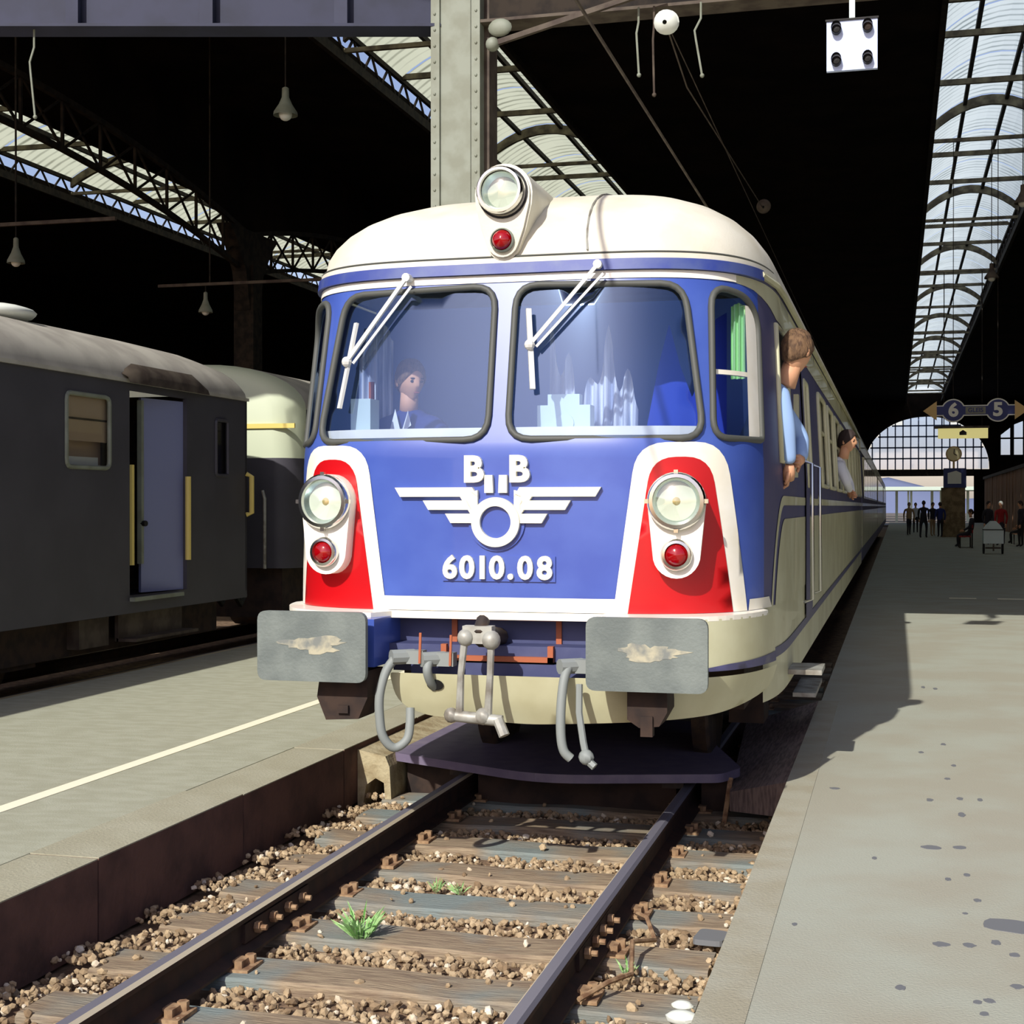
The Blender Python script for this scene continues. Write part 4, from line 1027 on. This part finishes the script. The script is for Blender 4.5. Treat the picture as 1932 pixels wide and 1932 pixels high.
MB().b2((XR-.1, 6.2, .84), (XR+.06, 7.25, .88)).build('door_sill', m_colm, coach)
MB().b2((XR-.12, 6.15, .44), (XR+.10, 7.5, .47)).b2((XR-.14, 6.15, .44), (XR-.1, 7.5, .86)).build('step', m_colm2, coach)
MB().b2((XC-1.2, Y0C, .35), (XC+1.2, Y1C-.3, .74)).build('underframe', m_brown, coach)
for yb in (3.4, -8):
    b = MB().b2((XC-1.15, yb-1.6, .3), (XC+1.15, yb+1.6, .65)).build('bogie_frame', m_brown, coach)
    for dy in (-1.2, 1.2): MB().lathe([(.02, -.06), (.44, -.06), (.46, .05), (.02, .05)], (XC+.78, yb+dy, .46), (1, 0, 0), 28).build('wheel', m_darksteel, b)
MB().b2((XR-.35, 5.45, .42), (XR-.12, 6.0, .70)).build('battery_box', m_colm2, coach)
for k in range(2): MB().tube([(XR-.25-k*.25, 8.95, 1.15), (XR-.25-k*.25, 9.10, 1.0), (XR-.25-k*.25, 9.15, .72), (XR-.25-k*.25, 9.3, .60), (XR-.28-k*.25, 9.5, .72)], .03, 8).build('brake_hose', m_black, coach, smooth=True)
# second coach behind it, its end face in the sun
co2 = thing('coach', 'grey coach with a cream sunlit end, partly hidden behind the train nose', 'coach', (XC, 10.2, 0))
Y2 = 10.35
endp = [(-HWC, 1.0), (-HWC, 2.42), (-HWC, 3.06)]+[(HWC*math.sin(a), 3.06+.62*math.cos(a)) for a in [-PI/2+PI*k/20 for k in range(1, 20)]]+[(HWC, 3.06), (HWC, 2.42), (HWC, 1.0)]
rows = []
for y, sc in [(Y2, .80), (Y2+.05, .90), (Y2+.18, .965), (Y2+.4, 1.0), (34, 1.0)]:
    rows.append([(XC+p[0]*sc, y, 3.06+(p[1]-3.06)*(sc if p[1] > 3.06 else 1)) for p in endp])
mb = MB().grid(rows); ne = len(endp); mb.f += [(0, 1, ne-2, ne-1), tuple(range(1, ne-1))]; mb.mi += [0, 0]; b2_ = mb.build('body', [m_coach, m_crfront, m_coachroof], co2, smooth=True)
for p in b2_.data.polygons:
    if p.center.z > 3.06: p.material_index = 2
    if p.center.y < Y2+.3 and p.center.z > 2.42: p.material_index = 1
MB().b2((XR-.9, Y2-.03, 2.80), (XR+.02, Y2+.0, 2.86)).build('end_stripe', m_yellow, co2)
MB().b2((XR-.02, Y2+.4, 2.80), (XR+.012, 34, 2.86)).build('side_stripe', m_yellow, co2)
MB().b2((XC-1.2, Y2+.2, .35), (XC+1.2, 34, 1.0)).build('underframe', m_brown, co2)
for yb in (13.5, 30): MB().cyl((XC-.8, yb, .46), (XC+.8, yb, .46), .46, 20).build('wheelset', m_darksteel, co2)
MB().tube([(XR-.35, Y2-.12, 1.0), (XR-.35, Y2-.12, 1.9), (XR-.38, Y2-.12, 2.0)], .02, 6).build('grab_rail', m_steel, co2)

# --- wires, hanging rods, lamps
def wire(label, pts, r, name='contact_wire', mat=m_colm2):
    return tag(MB().tube(pts, r, 6).build(name, mat), label, 'wire')
wire('brown contact wire sloping away above the blue train', [(0, -4, 5.15), (0, 40, 5.15), (0, 110, 5.15)], .014)
ms = thing('messenger_wire', 'messenger wire with round insulators above the contact wire', 'wire', (0, 6, 6.2))
MB().tube([(.02, 6.2, 6.22), (.02, 40, 6.0), (.02, 110, 6.0)], .006, 5).build('strand', m_colm2, ms)
for y, r, z in ((6.25, .11, 6.22), (16.4, .11, 6.55)):
    MB().lathe([(.02, -.12), (r*.7, -.10), (r, -.05), (r*.5, -.03), (r, 0), (r*.5, .02), (r, .05), (r*.6, .09), (.02, .12)], (.02, y, z), (0, 1, .3), 18).build('insulator', m_signwhite if y < 10 else m_colm2, ms, smooth=True)
MB().tube([(.02, 6.3, 6.18), (.02, 7.6, 6.0), (.02, 16.3, 6.5)], .008, 5).build('tension_line', m_colm2, ms)
def hrod(x, y, z0, z1, label, kink=.05, mat=m_colm):
    h = z1-z0; pts = [(x, y, z1), (x, y, z0+h*.78), (x-kink, y, z0+h*.62), (x-kink*.8, y, z0+h*.5), (x+kink*.2, y, z0)]
    return tag(MB().tube(pts, .011, 6).sphere((x+kink*.2, y, z0), .022, 8, 6).build('hanging_rod', mat, smooth=True), label, 'rod', 'rods hanging from the girders')
hrod(-6.35, 6.0, 5.72, 6.62, 'pale bent rod hanging below the blue-grey girder at upper left', .05)
hrod(-.35, 6.9, 5.95, 6.6, 'leftmost short rod hanging right of the column', .02)
hrod(-.20, 6.9, 5.75, 6.6, 'double dark rod hanging beside the contact wire', .01, m_colm2)
hrod(.25, 6.9, 5.90, 6.6, 'pale hooked rod hanging right of the white insulator', .06)
def pendant(x, y, z, top, label, r=.15, mat=m_colm):
    p = thing('pendant_lamp', label, 'lamp', (x, y, z), 'pendant lamps under the shed roof')
    MB().lathe([(r, 0), (r*.96, .05), (r*.55, .17), (r*.3, .28), (r*.28, .42), (.02, .44)], (x, y, z), (0, 0, 1), 20).build('shade', mat, p, smooth=True)
    MB().sphere((x, y, z+.02), r*.55, 12, 8).build('bulb', m_signwhite, p, smooth='all')
    MB().tube([(x, y, z+.43), (x, y, top)], .012, 6).build('stem', m_iron, p)
pendant(-12.5, 15.0, 5.95, 6.64, 'pendant lamp at far left below the upper cross bar')
pendant(-12.1, 21.3, 5.9, 6.50, 'pendant lamp left of the dark column below the lower cross bar')
pendant(-7.1, 14.0, 7.85, 12.7, 'wide pendant lamp lit from below in the black roof, left of the pale column', .19)
pendant(4.65, 36.2, 8.2, 12.17, 'pendant lamp hanging below the right skylight', .2, m_colm2)
pendant(4.85, 28.2, 8.7, 12.66, 'pendant lamp at the right picture edge below the skylight', .2, m_colm2)
def crossbar(x0, x1, y, z, label, rods):
    c = thing('cross_bar', label, 'bar', ((x0+x1)/2, y, z)); MB().bar((x0, y, z), (x1, y, z), .06).build('bar', m_colm2, c)
    for x in rods: MB().bar((x, y, z-.02), (x, y, 12.01), .025).build('suspension_rod', m_iron, c)
crossbar(-14.0, -10.6, 15.0, 6.62, 'rusty cross bar carrying the far left lamp', (-12.5,))
crossbar(-13.2, -8.6, 21.3, 6.50, 'rusty cross bar carrying the lamp by the dark column', (-12.0,))

# --- signal board with four hooded lamps
sb = thing('signal_board', 'pale blue square signal board with four black hooded lamps', 'signal', (1.67, 6.3, 5.9))
MB().box((1.67, 6.3, 5.89), (.44, .05, .44)).build('board', m_sigbox, sb)
MB().b2((1.44, 6.26, 6.11), (1.90, 6.35, 6.125)).build('board_trim', m_black, sb)
MB().bar((1.67, 6.33, 6.1), (1.67, 6.33, 6.62), .05).build('hanger', m_cart, sb)
MB().b2((1.60, 6.3, 6.6), (1.74, 7.1, 6.64)).build('hanger_arm', m_colm2, sb)
for i, (u, w) in enumerate(((-.135, .15), (.135, .15), (-.135, -.13), (.135, -.13))):
    c = Vector((1.67+u, 6.275, 5.89+w))
    hdm = MB(); rows = []
    for dd, r in ((0, .045), (.07, .045)):
        rows.append([c+Vector((math.cos(a)*r, -dd, math.sin(a)*r*1.25)) for a in [2*PI*k/14 for k in range(14)]])
    hdm.grid(rows, True); o = hdm.build('lamp_hood', m_black, sb)
    MB().lathe([(.042, .0), (.03, .012), (0, .02)], c, (0, -1, 0), 14).build('lamp_lens', m_brown if i == 1 else m_black, o)

# --- platform number sign 6 / 5
SY, SX, SZ = 36.17, 4.22, 4.50
sg_ = thing('platform_sign', 'blue hanging platform sign with a 6, a 5 and gold arrow tips', 'sign', (SX, SY, SZ))
SF = lambda u, v, d: Vector((SX+u, SY-d, SZ+v))
def disc(cx, r, d0, d1, mat, nm): MB().prism([(cx+r*math.cos(2*PI*k/32), r*math.sin(2*PI*k/32)) for k in range(32)], SF, d0, d1).build(nm, mat, sg_)
MB().prism([(-1.05, -.15), (1.05, -.15), (1.05, .15), (-1.05, .15)], SF, 0, .05).build('sign_rim', m_signwhite, sg_)
MB().prism([(-1.05, -.12), (1.05, -.12), (1.05, .12), (-1.05, .12)], SF, .05, .06).build('sign_field', m_signblue, sg_)
for cx in (-.60, .60): disc(cx, .33, 0, .055, m_signwhite, 'sign_rim'); disc(cx, .295, .055, .065, m_signblue, 'sign_field')
MB().prism([(-.27, -.10), (.27, -.10), (.27, .10), (-.27, .10)], SF, .06, .066).build('sign_field', m_colm, sg_)
flat_text('GLEIS', .17, lambda u, v, d: SF(u, v, d), .066, .075, .004).build('lettering', m_signblue, sg_)
for ch, cx in (('6', -.6), ('5', .6)): flat_text(ch, .52, lambda u, v, d: SF(cx+u, v, d), .06, .085, .02, 1.05).build('numeral', m_signwhite, sg_)
for q in (-1, 1): MB().prism([(q*1.05, -.27), (q*1.42, 0), (q*1.05, .27)] if q > 0 else [(-1.05, -.27), (-1.05, .27), (-1.42, 0)], SF, 0, .06).build('arrow_tip', m_signgold, sg_)
for x in (-.6, .6): MB().bar((SX+x, SY+.03, SZ+.3), (SX+x, SY+.03, 12.15), .02).build('hanger', m_iron, sg_)

# --- clock pillar, advertising panel, timber wall, cart, benches
PX, PY = 4.95, 72.0
kp = thing('clock_pillar', 'stone pillar on the platform carrying a blue sign and a clock', 'pillar', (PX, PY, ZR))
MB().b2((PX-.62, PY-.5, ZR), (PX+.55, PY+.5, 2.75)).build('stone_shaft', m_stone, kp)
MB().b2((PX-.5, PY-.55, 2.75), (PX+.6, PY+.5, 3.75)).build('sign_box', m_signblue, kp)
MB().prism([(PX-.32, 2.95), (PX+.35, 2.95), (PX+.35, 3.5), (PX+.1, 3.62), (PX-.32, 3.5)], lambda x, z, d: (x, d, z), PY-.58, PY-.55).build('sign_emblem', m_signwhite, kp)
MB().b2((PX-.05, PY-.08, 3.75), (PX+.05, PY+.08, 4.2)).build('clock_post', m_signgold, kp)
MB().cyl((PX, PY-.15, 4.5), (PX, PY+.15, 4.5), .40, 24).build('clock_case', m_signgold, kp); MB().cyl((PX, PY-.17, 4.5), (PX, PY-.15, 4.5), .34, 24).build('clock_face', M('clock_dial', (238, 230, 180), 0.5), kp)
MB().bar((PX, PY-.18, 4.5), (PX+.02, PY-.18, 4.75), .04).bar((PX, PY-.18, 4.5), (PX+.15, PY-.18, 4.42), .04).build('clock_hands', m_black, kp)
def lit(name, rgb, e):
    m = M(name, rgb, 0.6); b = m.node_tree.nodes['Principled BSDF']; b.inputs['Emission Color'].default_value = (*lin(rgb), 1); b.inputs['Emission Strength'].default_value = e; return m
m_litpanel = lit('backlit_panel', (236, 226, 150), .55)
ad = thing('information_sign', 'yellow hanging information panel before the arched window', 'sign', (4.9, 60.1, 5.0))
MB().b2((3.85, 60.1, 4.78), (5.95, 60.3, 5.22)).build('panel', m_litpanel, ad); MB().b2((3.7, 60.05, 5.22), (6.0, 60.35, 5.32)).build('panel_cap', m_colm2, ad)
MB().prism([(4.75, 4.92), (5.05, 4.92), (5.05, 5.05), (4.9, 5.15), (4.75, 5.05)], lambda x, z, d: (x, d, z), 60.07, 60.1).build('panel_emblem', m_black, ad)
for x in (4.1, 5.7): MB().bar((x, 60.2, 5.3), (x, 60.2, 12.15), .04).build('hanger', m_iron, ad)
tw = thing('timber_wall', 'brown timber plank wall along the right of the platform', 'wall', (8.8, 50, ZR), kind='structure')
pk = None
for k in range(70):
    y = 44+k*1.0
    if pk is None: pk = MB().box((0, 0, 1.85), (.06, .97, 3.7)).build('plank', m_planks, tw, loc=(8.8, y, ZR)).data
    else: link('plank', pk, tw, (8.8+random.uniform(-.03, .03), y, ZR))
MB().b2((8.7, 43.5, 3.9), (8.95, 114, 4.1)).build('capping_rail', m_colm2, tw)
ct = thing('white_cart', 'small white enamel vending cart with a peaked lid on the platform', 'cart', (5.2, 44.4, ZR))
MB().b2((4.88, 44.1, .55), (5.52, 44.8, 1.0)).build('cart_body', m_cart, ct); MB().b2((4.88, 44.08, 1.0), (5.52, 44.8, 1.03)).build('cart_trim', m_black, ct)
MB().prism([(4.90, 1.03), (5.50, 1.03), (5.42, 1.16), (5.28, 1.30), (5.12, 1.30), (4.98, 1.16)], lambda x, z, d: (x, d, z), 44.15, 44.75).build('cart_lid', m_cart, ct)
for x in (4.9, 5.5): MB().lathe([(.02, -.03), (.17, -.03), (.18, .0), (.17, .03), (.02, .03)], (x, 44.4, ZR+.18), (1, 0, 0), 16).build('cart_wheel', m_black, ct)
MB().bar((4.95, 44.4, ZR+.2), (5.45, 44.4, ZR+.2), .05).bar((5.2, 44.15, .3), (5.2, 44.15, .58), .05).build('cart_axle', m_colm2, ct)
def bench(x, y, label, mat):
    b = thing('bench', label, 'bench', (x, y, ZR), 'platform benches')
    for k in range(3): MB().b2((x-.2+k*.15, y-.9, ZR+.42), (x-.08+k*.15, y+.9, ZR+.46)).build('seat_slat', mat, b)
    for k in range(2): MB().b2((x+.26, y-.9, ZR+.58+k*.18), (x+.29, y+.9, ZR+.7+k*.18)).build('back_slat', mat, b)
    for yy in (-.7, .7): MB().b2((x-.2, y+yy-.03, ZR), (x-.15, y+yy+.03, ZR+.42)).b2((x+.24, y+yy-.03, ZR), (x+.29, y+yy+.03, ZR+.9)).build('leg', m_iron, b)
bench(4.6, 52.0, 'dark red bench in front of the clock pillar', m_cl_red)
bench(7.0, 58.0, 'brown bench by the timber wall behind the white cart', m_planks)

# ================================================================== PEOPLE
def skin_mesh(pts, edges, sub=1):
    bm = bmesh.new(); ly = bm.verts.layers.skin.verify(); V = []
    for k, (x, y, z, r) in enumerate(pts):
        v = bm.verts.new((x, y, z)); r = r if isinstance(r, tuple) else (r, r); v[ly].radius = r; v[ly].use_root = (k == 0); V.append(v)
    for a, b in edges: bm.edges.new((V[a], V[b]))
    me = bpy.data.meshes.new('tmp'); bm.to_mesh(me); bm.free()
    ob = bpy.data.objects.new('tmp', me); COL.objects.link(ob)
    ob.modifiers.new('s', 'SKIN').use_smooth_shade = True
    sb_ = ob.modifiers.new('u', 'SUBSURF'); sb_.levels = sub; sb_.render_levels = sub
    dg = bpy.context.evaluated_depsgraph_get(); dg.update(); out = bpy.data.meshes.new_from_object(ob.evaluated_get(dg))
    vv = [tuple(v.co) for v in out.vertices]; ff = [tuple(p.vertices) for p in out.polygons]
    bpy.data.objects.remove(ob); bpy.data.meshes.remove(me); bpy.data.meshes.remove(out)
    return vv, ff
def head_geo(mb, c, R, s=1.0, skin=0, dark=3, n=28, m=22):
    """head facing local -Y; R orients it"""
    c = Vector(c); vs_ = []; fs = []
    for i in range(m+1):
        ph = PI*i/m; cz = math.cos(ph); sn = max(math.sin(ph), 1e-3)
        for k in range(n):
            a = 2*PI*k/n; x = sn*math.cos(a); y = sn*math.sin(a); z = cz
            w = .078 if z > -.1 else .078*(1-.38*(-z-.1)/.9); dpt = .098 if z > -.2 else .098*(1-.12*(-z-.2)/.8)
            p = Vector((x*w, y*dpt, z*.122))
            if y < 0:
                nz = math.exp(-((z+.10)/.16)**2)*math.exp(-(x/.17)**2); p.y -= .026*nz
                br = math.exp(-((z-.16)/.09)**2)*math.exp(-(x/.6)**2); p.y -= .006*br
                ey = math.exp(-((z-.03)/.09)**2)*(math.exp(-((x-.38)/.17)**2)+math.exp(-((x+.38)/.17)**2)); p.y += .009*ey
                lp = math.exp(-((z+.50)/.08)**2)*math.exp(-(x/.3)**2); p.y -= .006*lp
                ch = math.exp(-((z+.82)/.12)**2)*math.exp(-(x/.35)**2); p.y -= .012*ch
            vs_.append(c+R@(p*s))
    for i in range(m):
        for k in range(n): fs.append((i*n+k, (i+1)*n+k, (i+1)*n+(k+1) % n, i*n+(k+1) % n))
    mb.add(vs_, fs, skin)
    def sub(pc, r, mi):
        t = MB().sphere((0, 0, 0), r, 8, 6); mb.add([c+R@((Vector(v)+Vector(pc))*s) for v in t.v], t.f, mi)
    for q in (-1, 1):
        sub((q*.079, .012, -.005), (.012, .022, .034), skin); sub((q*.030, -.086, .004), (.013, .008, .008), dark)
        sub((q*.031, -.094, .022), (.018, .006, .005), dark)
    sub((0, -.096, -.062), (.022, .006, .005), 4)
def hair_geo(c, R, s=1.0, n=26, m=14, cut=.15, puff=.013):
    mb = MB(); c = Vector(c); rows = []
    for i in range(m+1):
        row = []
        for k in range(n):
            a = 2*PI*k/n; front = max(0, -math.sin(a)); sd_ = abs(math.cos(a)); lim = .72*PI*(1-.56*front**1.2)*(1-.16*sd_**4)
            ph = lim*i/m; z = math.cos(ph); sn = max(math.sin(ph), 1e-3)
            x = sn*math.cos(a); y = sn*math.sin(a); w = .078 if z > -.1 else .078*(1-.3*(-z-.1)/.9)
            wv = puff*(1+.35*math.sin(9*a+4*ph)+.25*math.sin(17*a))*(.35 if i == m else 1)
            row.append(c+R@(Vector((x*(w+wv), y*(.098+wv), z*(.122+wv)))*s))
        rows.append(row)
    return mb.grid(rows, True)
m_lip = M('lips', (160, 90, 78), 0.6)
m_white_eye = m_hairdk
def RZ(yaw, pitch=0, roll=0): return Matrix.Rotation(yaw, 3, 'Z')@Matrix.Rotation(pitch, 3, 'X')@Matrix.Rotation(roll, 3, 'Y')
def fingers(mb, wrist, d, mi, s=1.0, side=None):
    """a palm with four curled fingers and a thumb, reaching along d"""
    w = Vector(wrist); d = Vector(d).normalized(); sd = Vector(side or (0, 1, 0)); sd = (sd-d*sd.dot(d)).normalized(); nn = d.cross(sd)
    t = MB().tube([w, w+d*.045*s, w+d*.09*s], [.024*s, .036*s, .034*s], 10); mb.add(t.v, t.f, mi)
    for k, L_ in enumerate((.066, .076, .071, .056)):
        b = w+d*.085*s+sd*(k-1.5)*.019*s
        t = MB().tube([b, b+d*L_*.45*s, b+d*L_*.75*s-nn*L_*.3*s, b+d*L_*.8*s-nn*L_*.65*s], [.0095*s, .009*s, .008*s, .006*s], 6); mb.add(t.v, t.f, mi)
    b = w+d*.03*s-sd*.03*s
    t = MB().tube([b, b+d*.03*s-sd*.025*s, b+d*.06*s-sd*.03*s-nn*.012*s], [.012*s, .011*s, .008*s], 6); mb.add(t.v, t.f, mi)

def bust(name, label, cat, neck, shoulder_pts, hands, head_c, head_R, mats, hair_mat, s=1.0, group=None, collar=None):
    """upper body: one skinned mesh with a head; shoulder_pts = (pts, edges)"""
    mb = MB(); v, f = skin_mesh(*shoulder_pts, sub=2); mb.add(v, f, 1)
    t = MB().tube([neck, Vector(neck).lerp(Vector(head_c), .7)], [.058*s, .054*s], 12); mb.add(t.v, t.f, 0)
    head_geo(mb, head_c, head_R, s)
    for (w, d, sd) in hands: fingers(mb, w, d, 0, s, sd)
    o = mb.build(name, [m_skin, mats[0], mats[1], m_hairdk, m_lip], None, smooth='all'); tag(o, label, cat, group)
    hh = hair_geo(head_c, head_R, s).build('hair', hair_mat, o, smooth='all')
    if collar:
        for (a, b, c_) in collar: MB().add([a, b, c_], [(0, 1, 2)]).build('collar', mats[1], o, fix=False)
    return o

# driver seated behind the left windscreen, looking towards the platform
dx, dy, dz = -.79, 1.32, 2.33
pts = [(dx, dy+.05, dz-.55, (.16, .12)), (dx, dy+.03, dz-.25, (.17, .12)), (dx, dy+.02, dz-.03, (.13, .09)), (dx, dy, dz+.06, .062),
       (dx-.19, dy+.02, dz-.06, .07), (dx-.25, dy-.04, dz-.32, .052), (dx-.16, dy-.22, dz-.42, .042),
       (dx+.19, dy+.02, dz-.06, .07), (dx+.27, dy-.06, dz-.30, .052), (dx+.18, dy-.24, dz-.38, .042)]
ed = [(0, 1), (1, 2), (2, 3), (2, 4), (4, 5), (5, 6), (2, 7), (7, 8), (8, 9)]
R1 = RZ(math.radians(46), math.radians(8))
bust('person', 'driver in navy uniform seated behind the left windscreen, looking right', 'person', (dx, dy, dz+.02), (pts, ed),
     [((dx-.16, dy-.23, dz-.42), (.35, -.9, -.1), (1, 0, 0)), ((dx+.18, dy-.25, dz-.38), (-.3, -.9, -.1), (1, 0, 0))],
     (dx+.02, dy-.03, dz+.22), R1, (m_navy, m_shirtw), m_hair, 1.0,
     collar=[((dx-.05, dy-.10, dz+.05), (dx-.09, dy-.13, dz-.14), (dx+.0, dy-.14, dz-.10)), ((dx+.03, dy-.10, dz+.04), (dx+.0, dy-.14, dz-.10), (dx+.06, dy-.13, dz-.05))])

# man leaning out of the cab window, looking back along the platform
lx, ly, lz = 1.36, 1.80, 2.48
pts = [(lx-.30, ly+.02, lz-.75, (.15, .12)), (lx-.18, ly+.02, lz-.42, (.16, .12)), (lx-.04, ly+.03, lz-.08, (.13, .09)), (lx+.05, ly+.04, lz+.05, .062),
       (lx+.03, ly-.20, lz-.02, .068), (lx+.075, ly-.21, lz-.22, .055), (lx+.09, ly-.18, lz-.44, .042),
       (lx+.0, ly+.22, lz-.08, .07), (lx+.13, ly+.30, lz-.26, .052), (lx+.14, ly+.12, lz-.40, .042)]
R2 = RZ(math.radians(180-28), math.radians(12))
bust('person', 'man in pale blue shirt leaning out of the cab side window', 'person', (lx+.05, ly+.04, lz+.04), (pts, ed),
     [((lx+.09, ly-.18, lz-.44), (-.1, .5, -.8), (0, 1, 0)), ((lx+.14, ly+.12, lz-.40), (-.3, -.9, -.1), (0, 0, 1))],
     (lx+.115, ly+.06, lz+.245), R2, (m_shirt, m_shirtw), m_hair, 1.05)
# passenger leaning out of a saloon window further back
qx, qy, qz = 1.40, 10.55, 2.32
pts = [(qx-.35, qy, qz-.7, (.16, .12)), (qx-.2, qy, qz-.4, (.16, .12)), (qx-.03, qy, qz-.06, (.13, .09)), (qx+.05, qy, qz+.05, .062),
       (qx+.02, qy-.2, qz-.05, .068), (qx+.10, qy-.27, qz-.25, .052), (qx+.13, qy-.05, qz-.34, .042),
       (qx+.02, qy+.2, qz-.05, .068), (qx+.12, qy+.27, qz-.25, .052), (qx+.15, qy+.05, qz-.36, .042)]
R3 = RZ(math.radians(70), math.radians(5))
bust('person', 'dark-haired passenger in white shirt leaning out of a saloon window', 'person', (qx+.05, qy, qz+.04), (pts, ed),
     [((qx+.13, qy-.05, qz-.34), (.1, .9, -.2), (0, 0, 1)), ((qx+.15, qy+.05, qz-.36), (.1, -.9, -.2), (0, 0, 1))],
     (qx+.10, qy-.01, qz+.24), R3, (m_shirtw, m_shirtw), m_hairdk, 1.05)

# figures on the far platform
def figure(x, y, rz, label, top, bottom, hair, pose='stand', sc=1.0):
    if pose == 'sit':
        P = [(0, 0, .52, (.15, .12)), (0, .02, .80, (.15, .11)), (0, .04, 1.05, (.15, .10)), (0, .03, 1.15, .06),
             (-.11, -.25, .50, .08), (-.11, -.48, .47, .06), (-.11, -.46, .12, .045), (-.11, -.58, .05, .04),
             (.11, -.25, .50, .08), (.11, -.48, .47, .06), (.11, -.46, .12, .045), (.11, -.58, .05, .04),
             (-.20, .04, 1.04, .06), (-.24, -.04, .80, .048), (-.12, -.26, .66, .036), (.20, .04, 1.04, .06), (.24, -.04, .80, .048), (.12, -.26, .66, .036)]
        hc = (0, 0, 1.36); split = .62
        hands = [((-.12, -.26, .66), (.2, -.9, -.2)), ((.12, -.26, .66), (-.2, -.9, -.2))]
    else:
        w = .16 if pose == 'walk' else .02
        P = [(0, 0, .95, (.15, .11)), (0, 0, 1.18, (.14, .10)), (0, 0, 1.40, (.15, .10)), (0, 0, 1.50, .058),
             (-.10, -w, .74, .085), (-.10, -w*1.6, .48, .06), (-.10, -w*.9, .09, .042), (-.10, -w*.9-.14, .04, .04),
             (.10, w, .74, .085), (.10, w*1.4, .48, .06), (.10, w*2.2, .10, .042), (.10, w*2.2-.12, .05, .04),
             (-.21, 0, 1.40, .062), (-.26, .03+w*.5, 1.13, .048), (-.25, -.06+w, .88, .036), (.21, 0, 1.40, .062), (.26, .03-w*.5, 1.13, .048), (.25, -.06-w, .88, .036)]
        hc = (0, -.02, 1.68); split = .93
        hands = [((-.25, -.06+w, .88), (0, -.2, -1)), ((.25, -.06-w, .88), (0, -.2, -1))]
    E = [(0, 1), (1, 2), (2, 3), (0, 4), (4, 5), (5, 6), (6, 7), (0, 8), (8, 9), (9, 10), (10, 11), (2, 12), (12, 13), (13, 14), (2, 15), (15, 16), (16, 17)]
    mb = MB(); v, f = skin_mesh(P, E, 1)
    mb.add(v, f, 1)
    for i, ff in enumerate(mb.f):
        zc = sum(mb.v[q][2] for q in ff)/len(ff); yc = sum(mb.v[q][1] for q in ff)/len(ff); xc = sum(mb.v[q][0] for q in ff)/len(ff)
        if (pose == 'sit' and zc < split and yc < -.05) or zc < (split if pose != 'sit' else .55): 
            if not (abs(xc) > .2 and pose != 'sit'): mb.mi[i] = 2
    t = MB().tube([(0, 0, hc[2]-.2), (0, -.01, hc[2]-.06)], [.055, .05], 8); mb.add(t.v, t.f, 0)
    head_geo(mb, hc, RZ(0), 1.0, n=16, m=12)
    for (w_, d_) in hands: fingers(mb, w_, d_, 0)
    R = Matrix.Rotation(rz, 4, 'Z')
    o = mb.build('person', [m_skin, top, bottom, m_hairdk, m_lip], None, smooth='all', loc=(x, y, ZR)); o.rotation_euler.z = rz; o.scale = (sc, sc, sc)
    tag(o, label, 'person', 'people on the far platform')
    h = hair_geo(hc, RZ(0), 1.0, 16, 8); ho = h.build('hair', hair, None, smooth='all'); ho.parent = o
    return o
figure(3.40, 69.0, math.radians(170), 'person in dark coat walking away along the platform centre', m_cl_dark, m_cl_dark, m_hairdk, 'walk', 1.04)
figure(2.75, 76, math.radians(10), 'person in tan coat near the train, walking this way', m_cl_tan, m_cl_dark, m_hair, 'walk')
figure(3.95, 74, math.radians(30), 'person in dark jacket standing left of the clock pillar', m_cl_dark, m_cl_tan, m_hairdk)
figure(4.25, 71, math.radians(200), 'person in navy standing close to the clock pillar', m_navy, m_cl_dark, m_hairdk)
figure(3.2, 84, math.radians(0), 'person in white shirt far down the platform', m_shirtw, m_cl_dark, m_hairdk)
figure(4.85, 52.1, math.radians(-90), 'person in dark clothes seated on the red bench', m_cl_dark, m_cl_dark, m_hairdk, 'sit')
figure(5.75, 56.5, math.radians(40), 'person in dark vest standing right of the clock pillar', m_cl_dark, m_cl_dark, m_hairdk)
figure(6.15, 55, math.radians(-30), 'person in red top standing behind the white cart', m_cl_red, m_cl_dark, m_signwhite)
figure(6.75, 53, math.radians(-80), 'person in black with folded arms right of the white cart', m_cl_dark, m_black, m_hairdk)
figure(7.25, 58.4, math.radians(-90), 'person in black seated on the brown bench', m_black, m_black, m_hairdk, 'sit')
figure(7.4, 47, math.radians(-60), 'person in tan jacket at the right picture edge', m_cl_tan, m_cl_dark, m_hair)
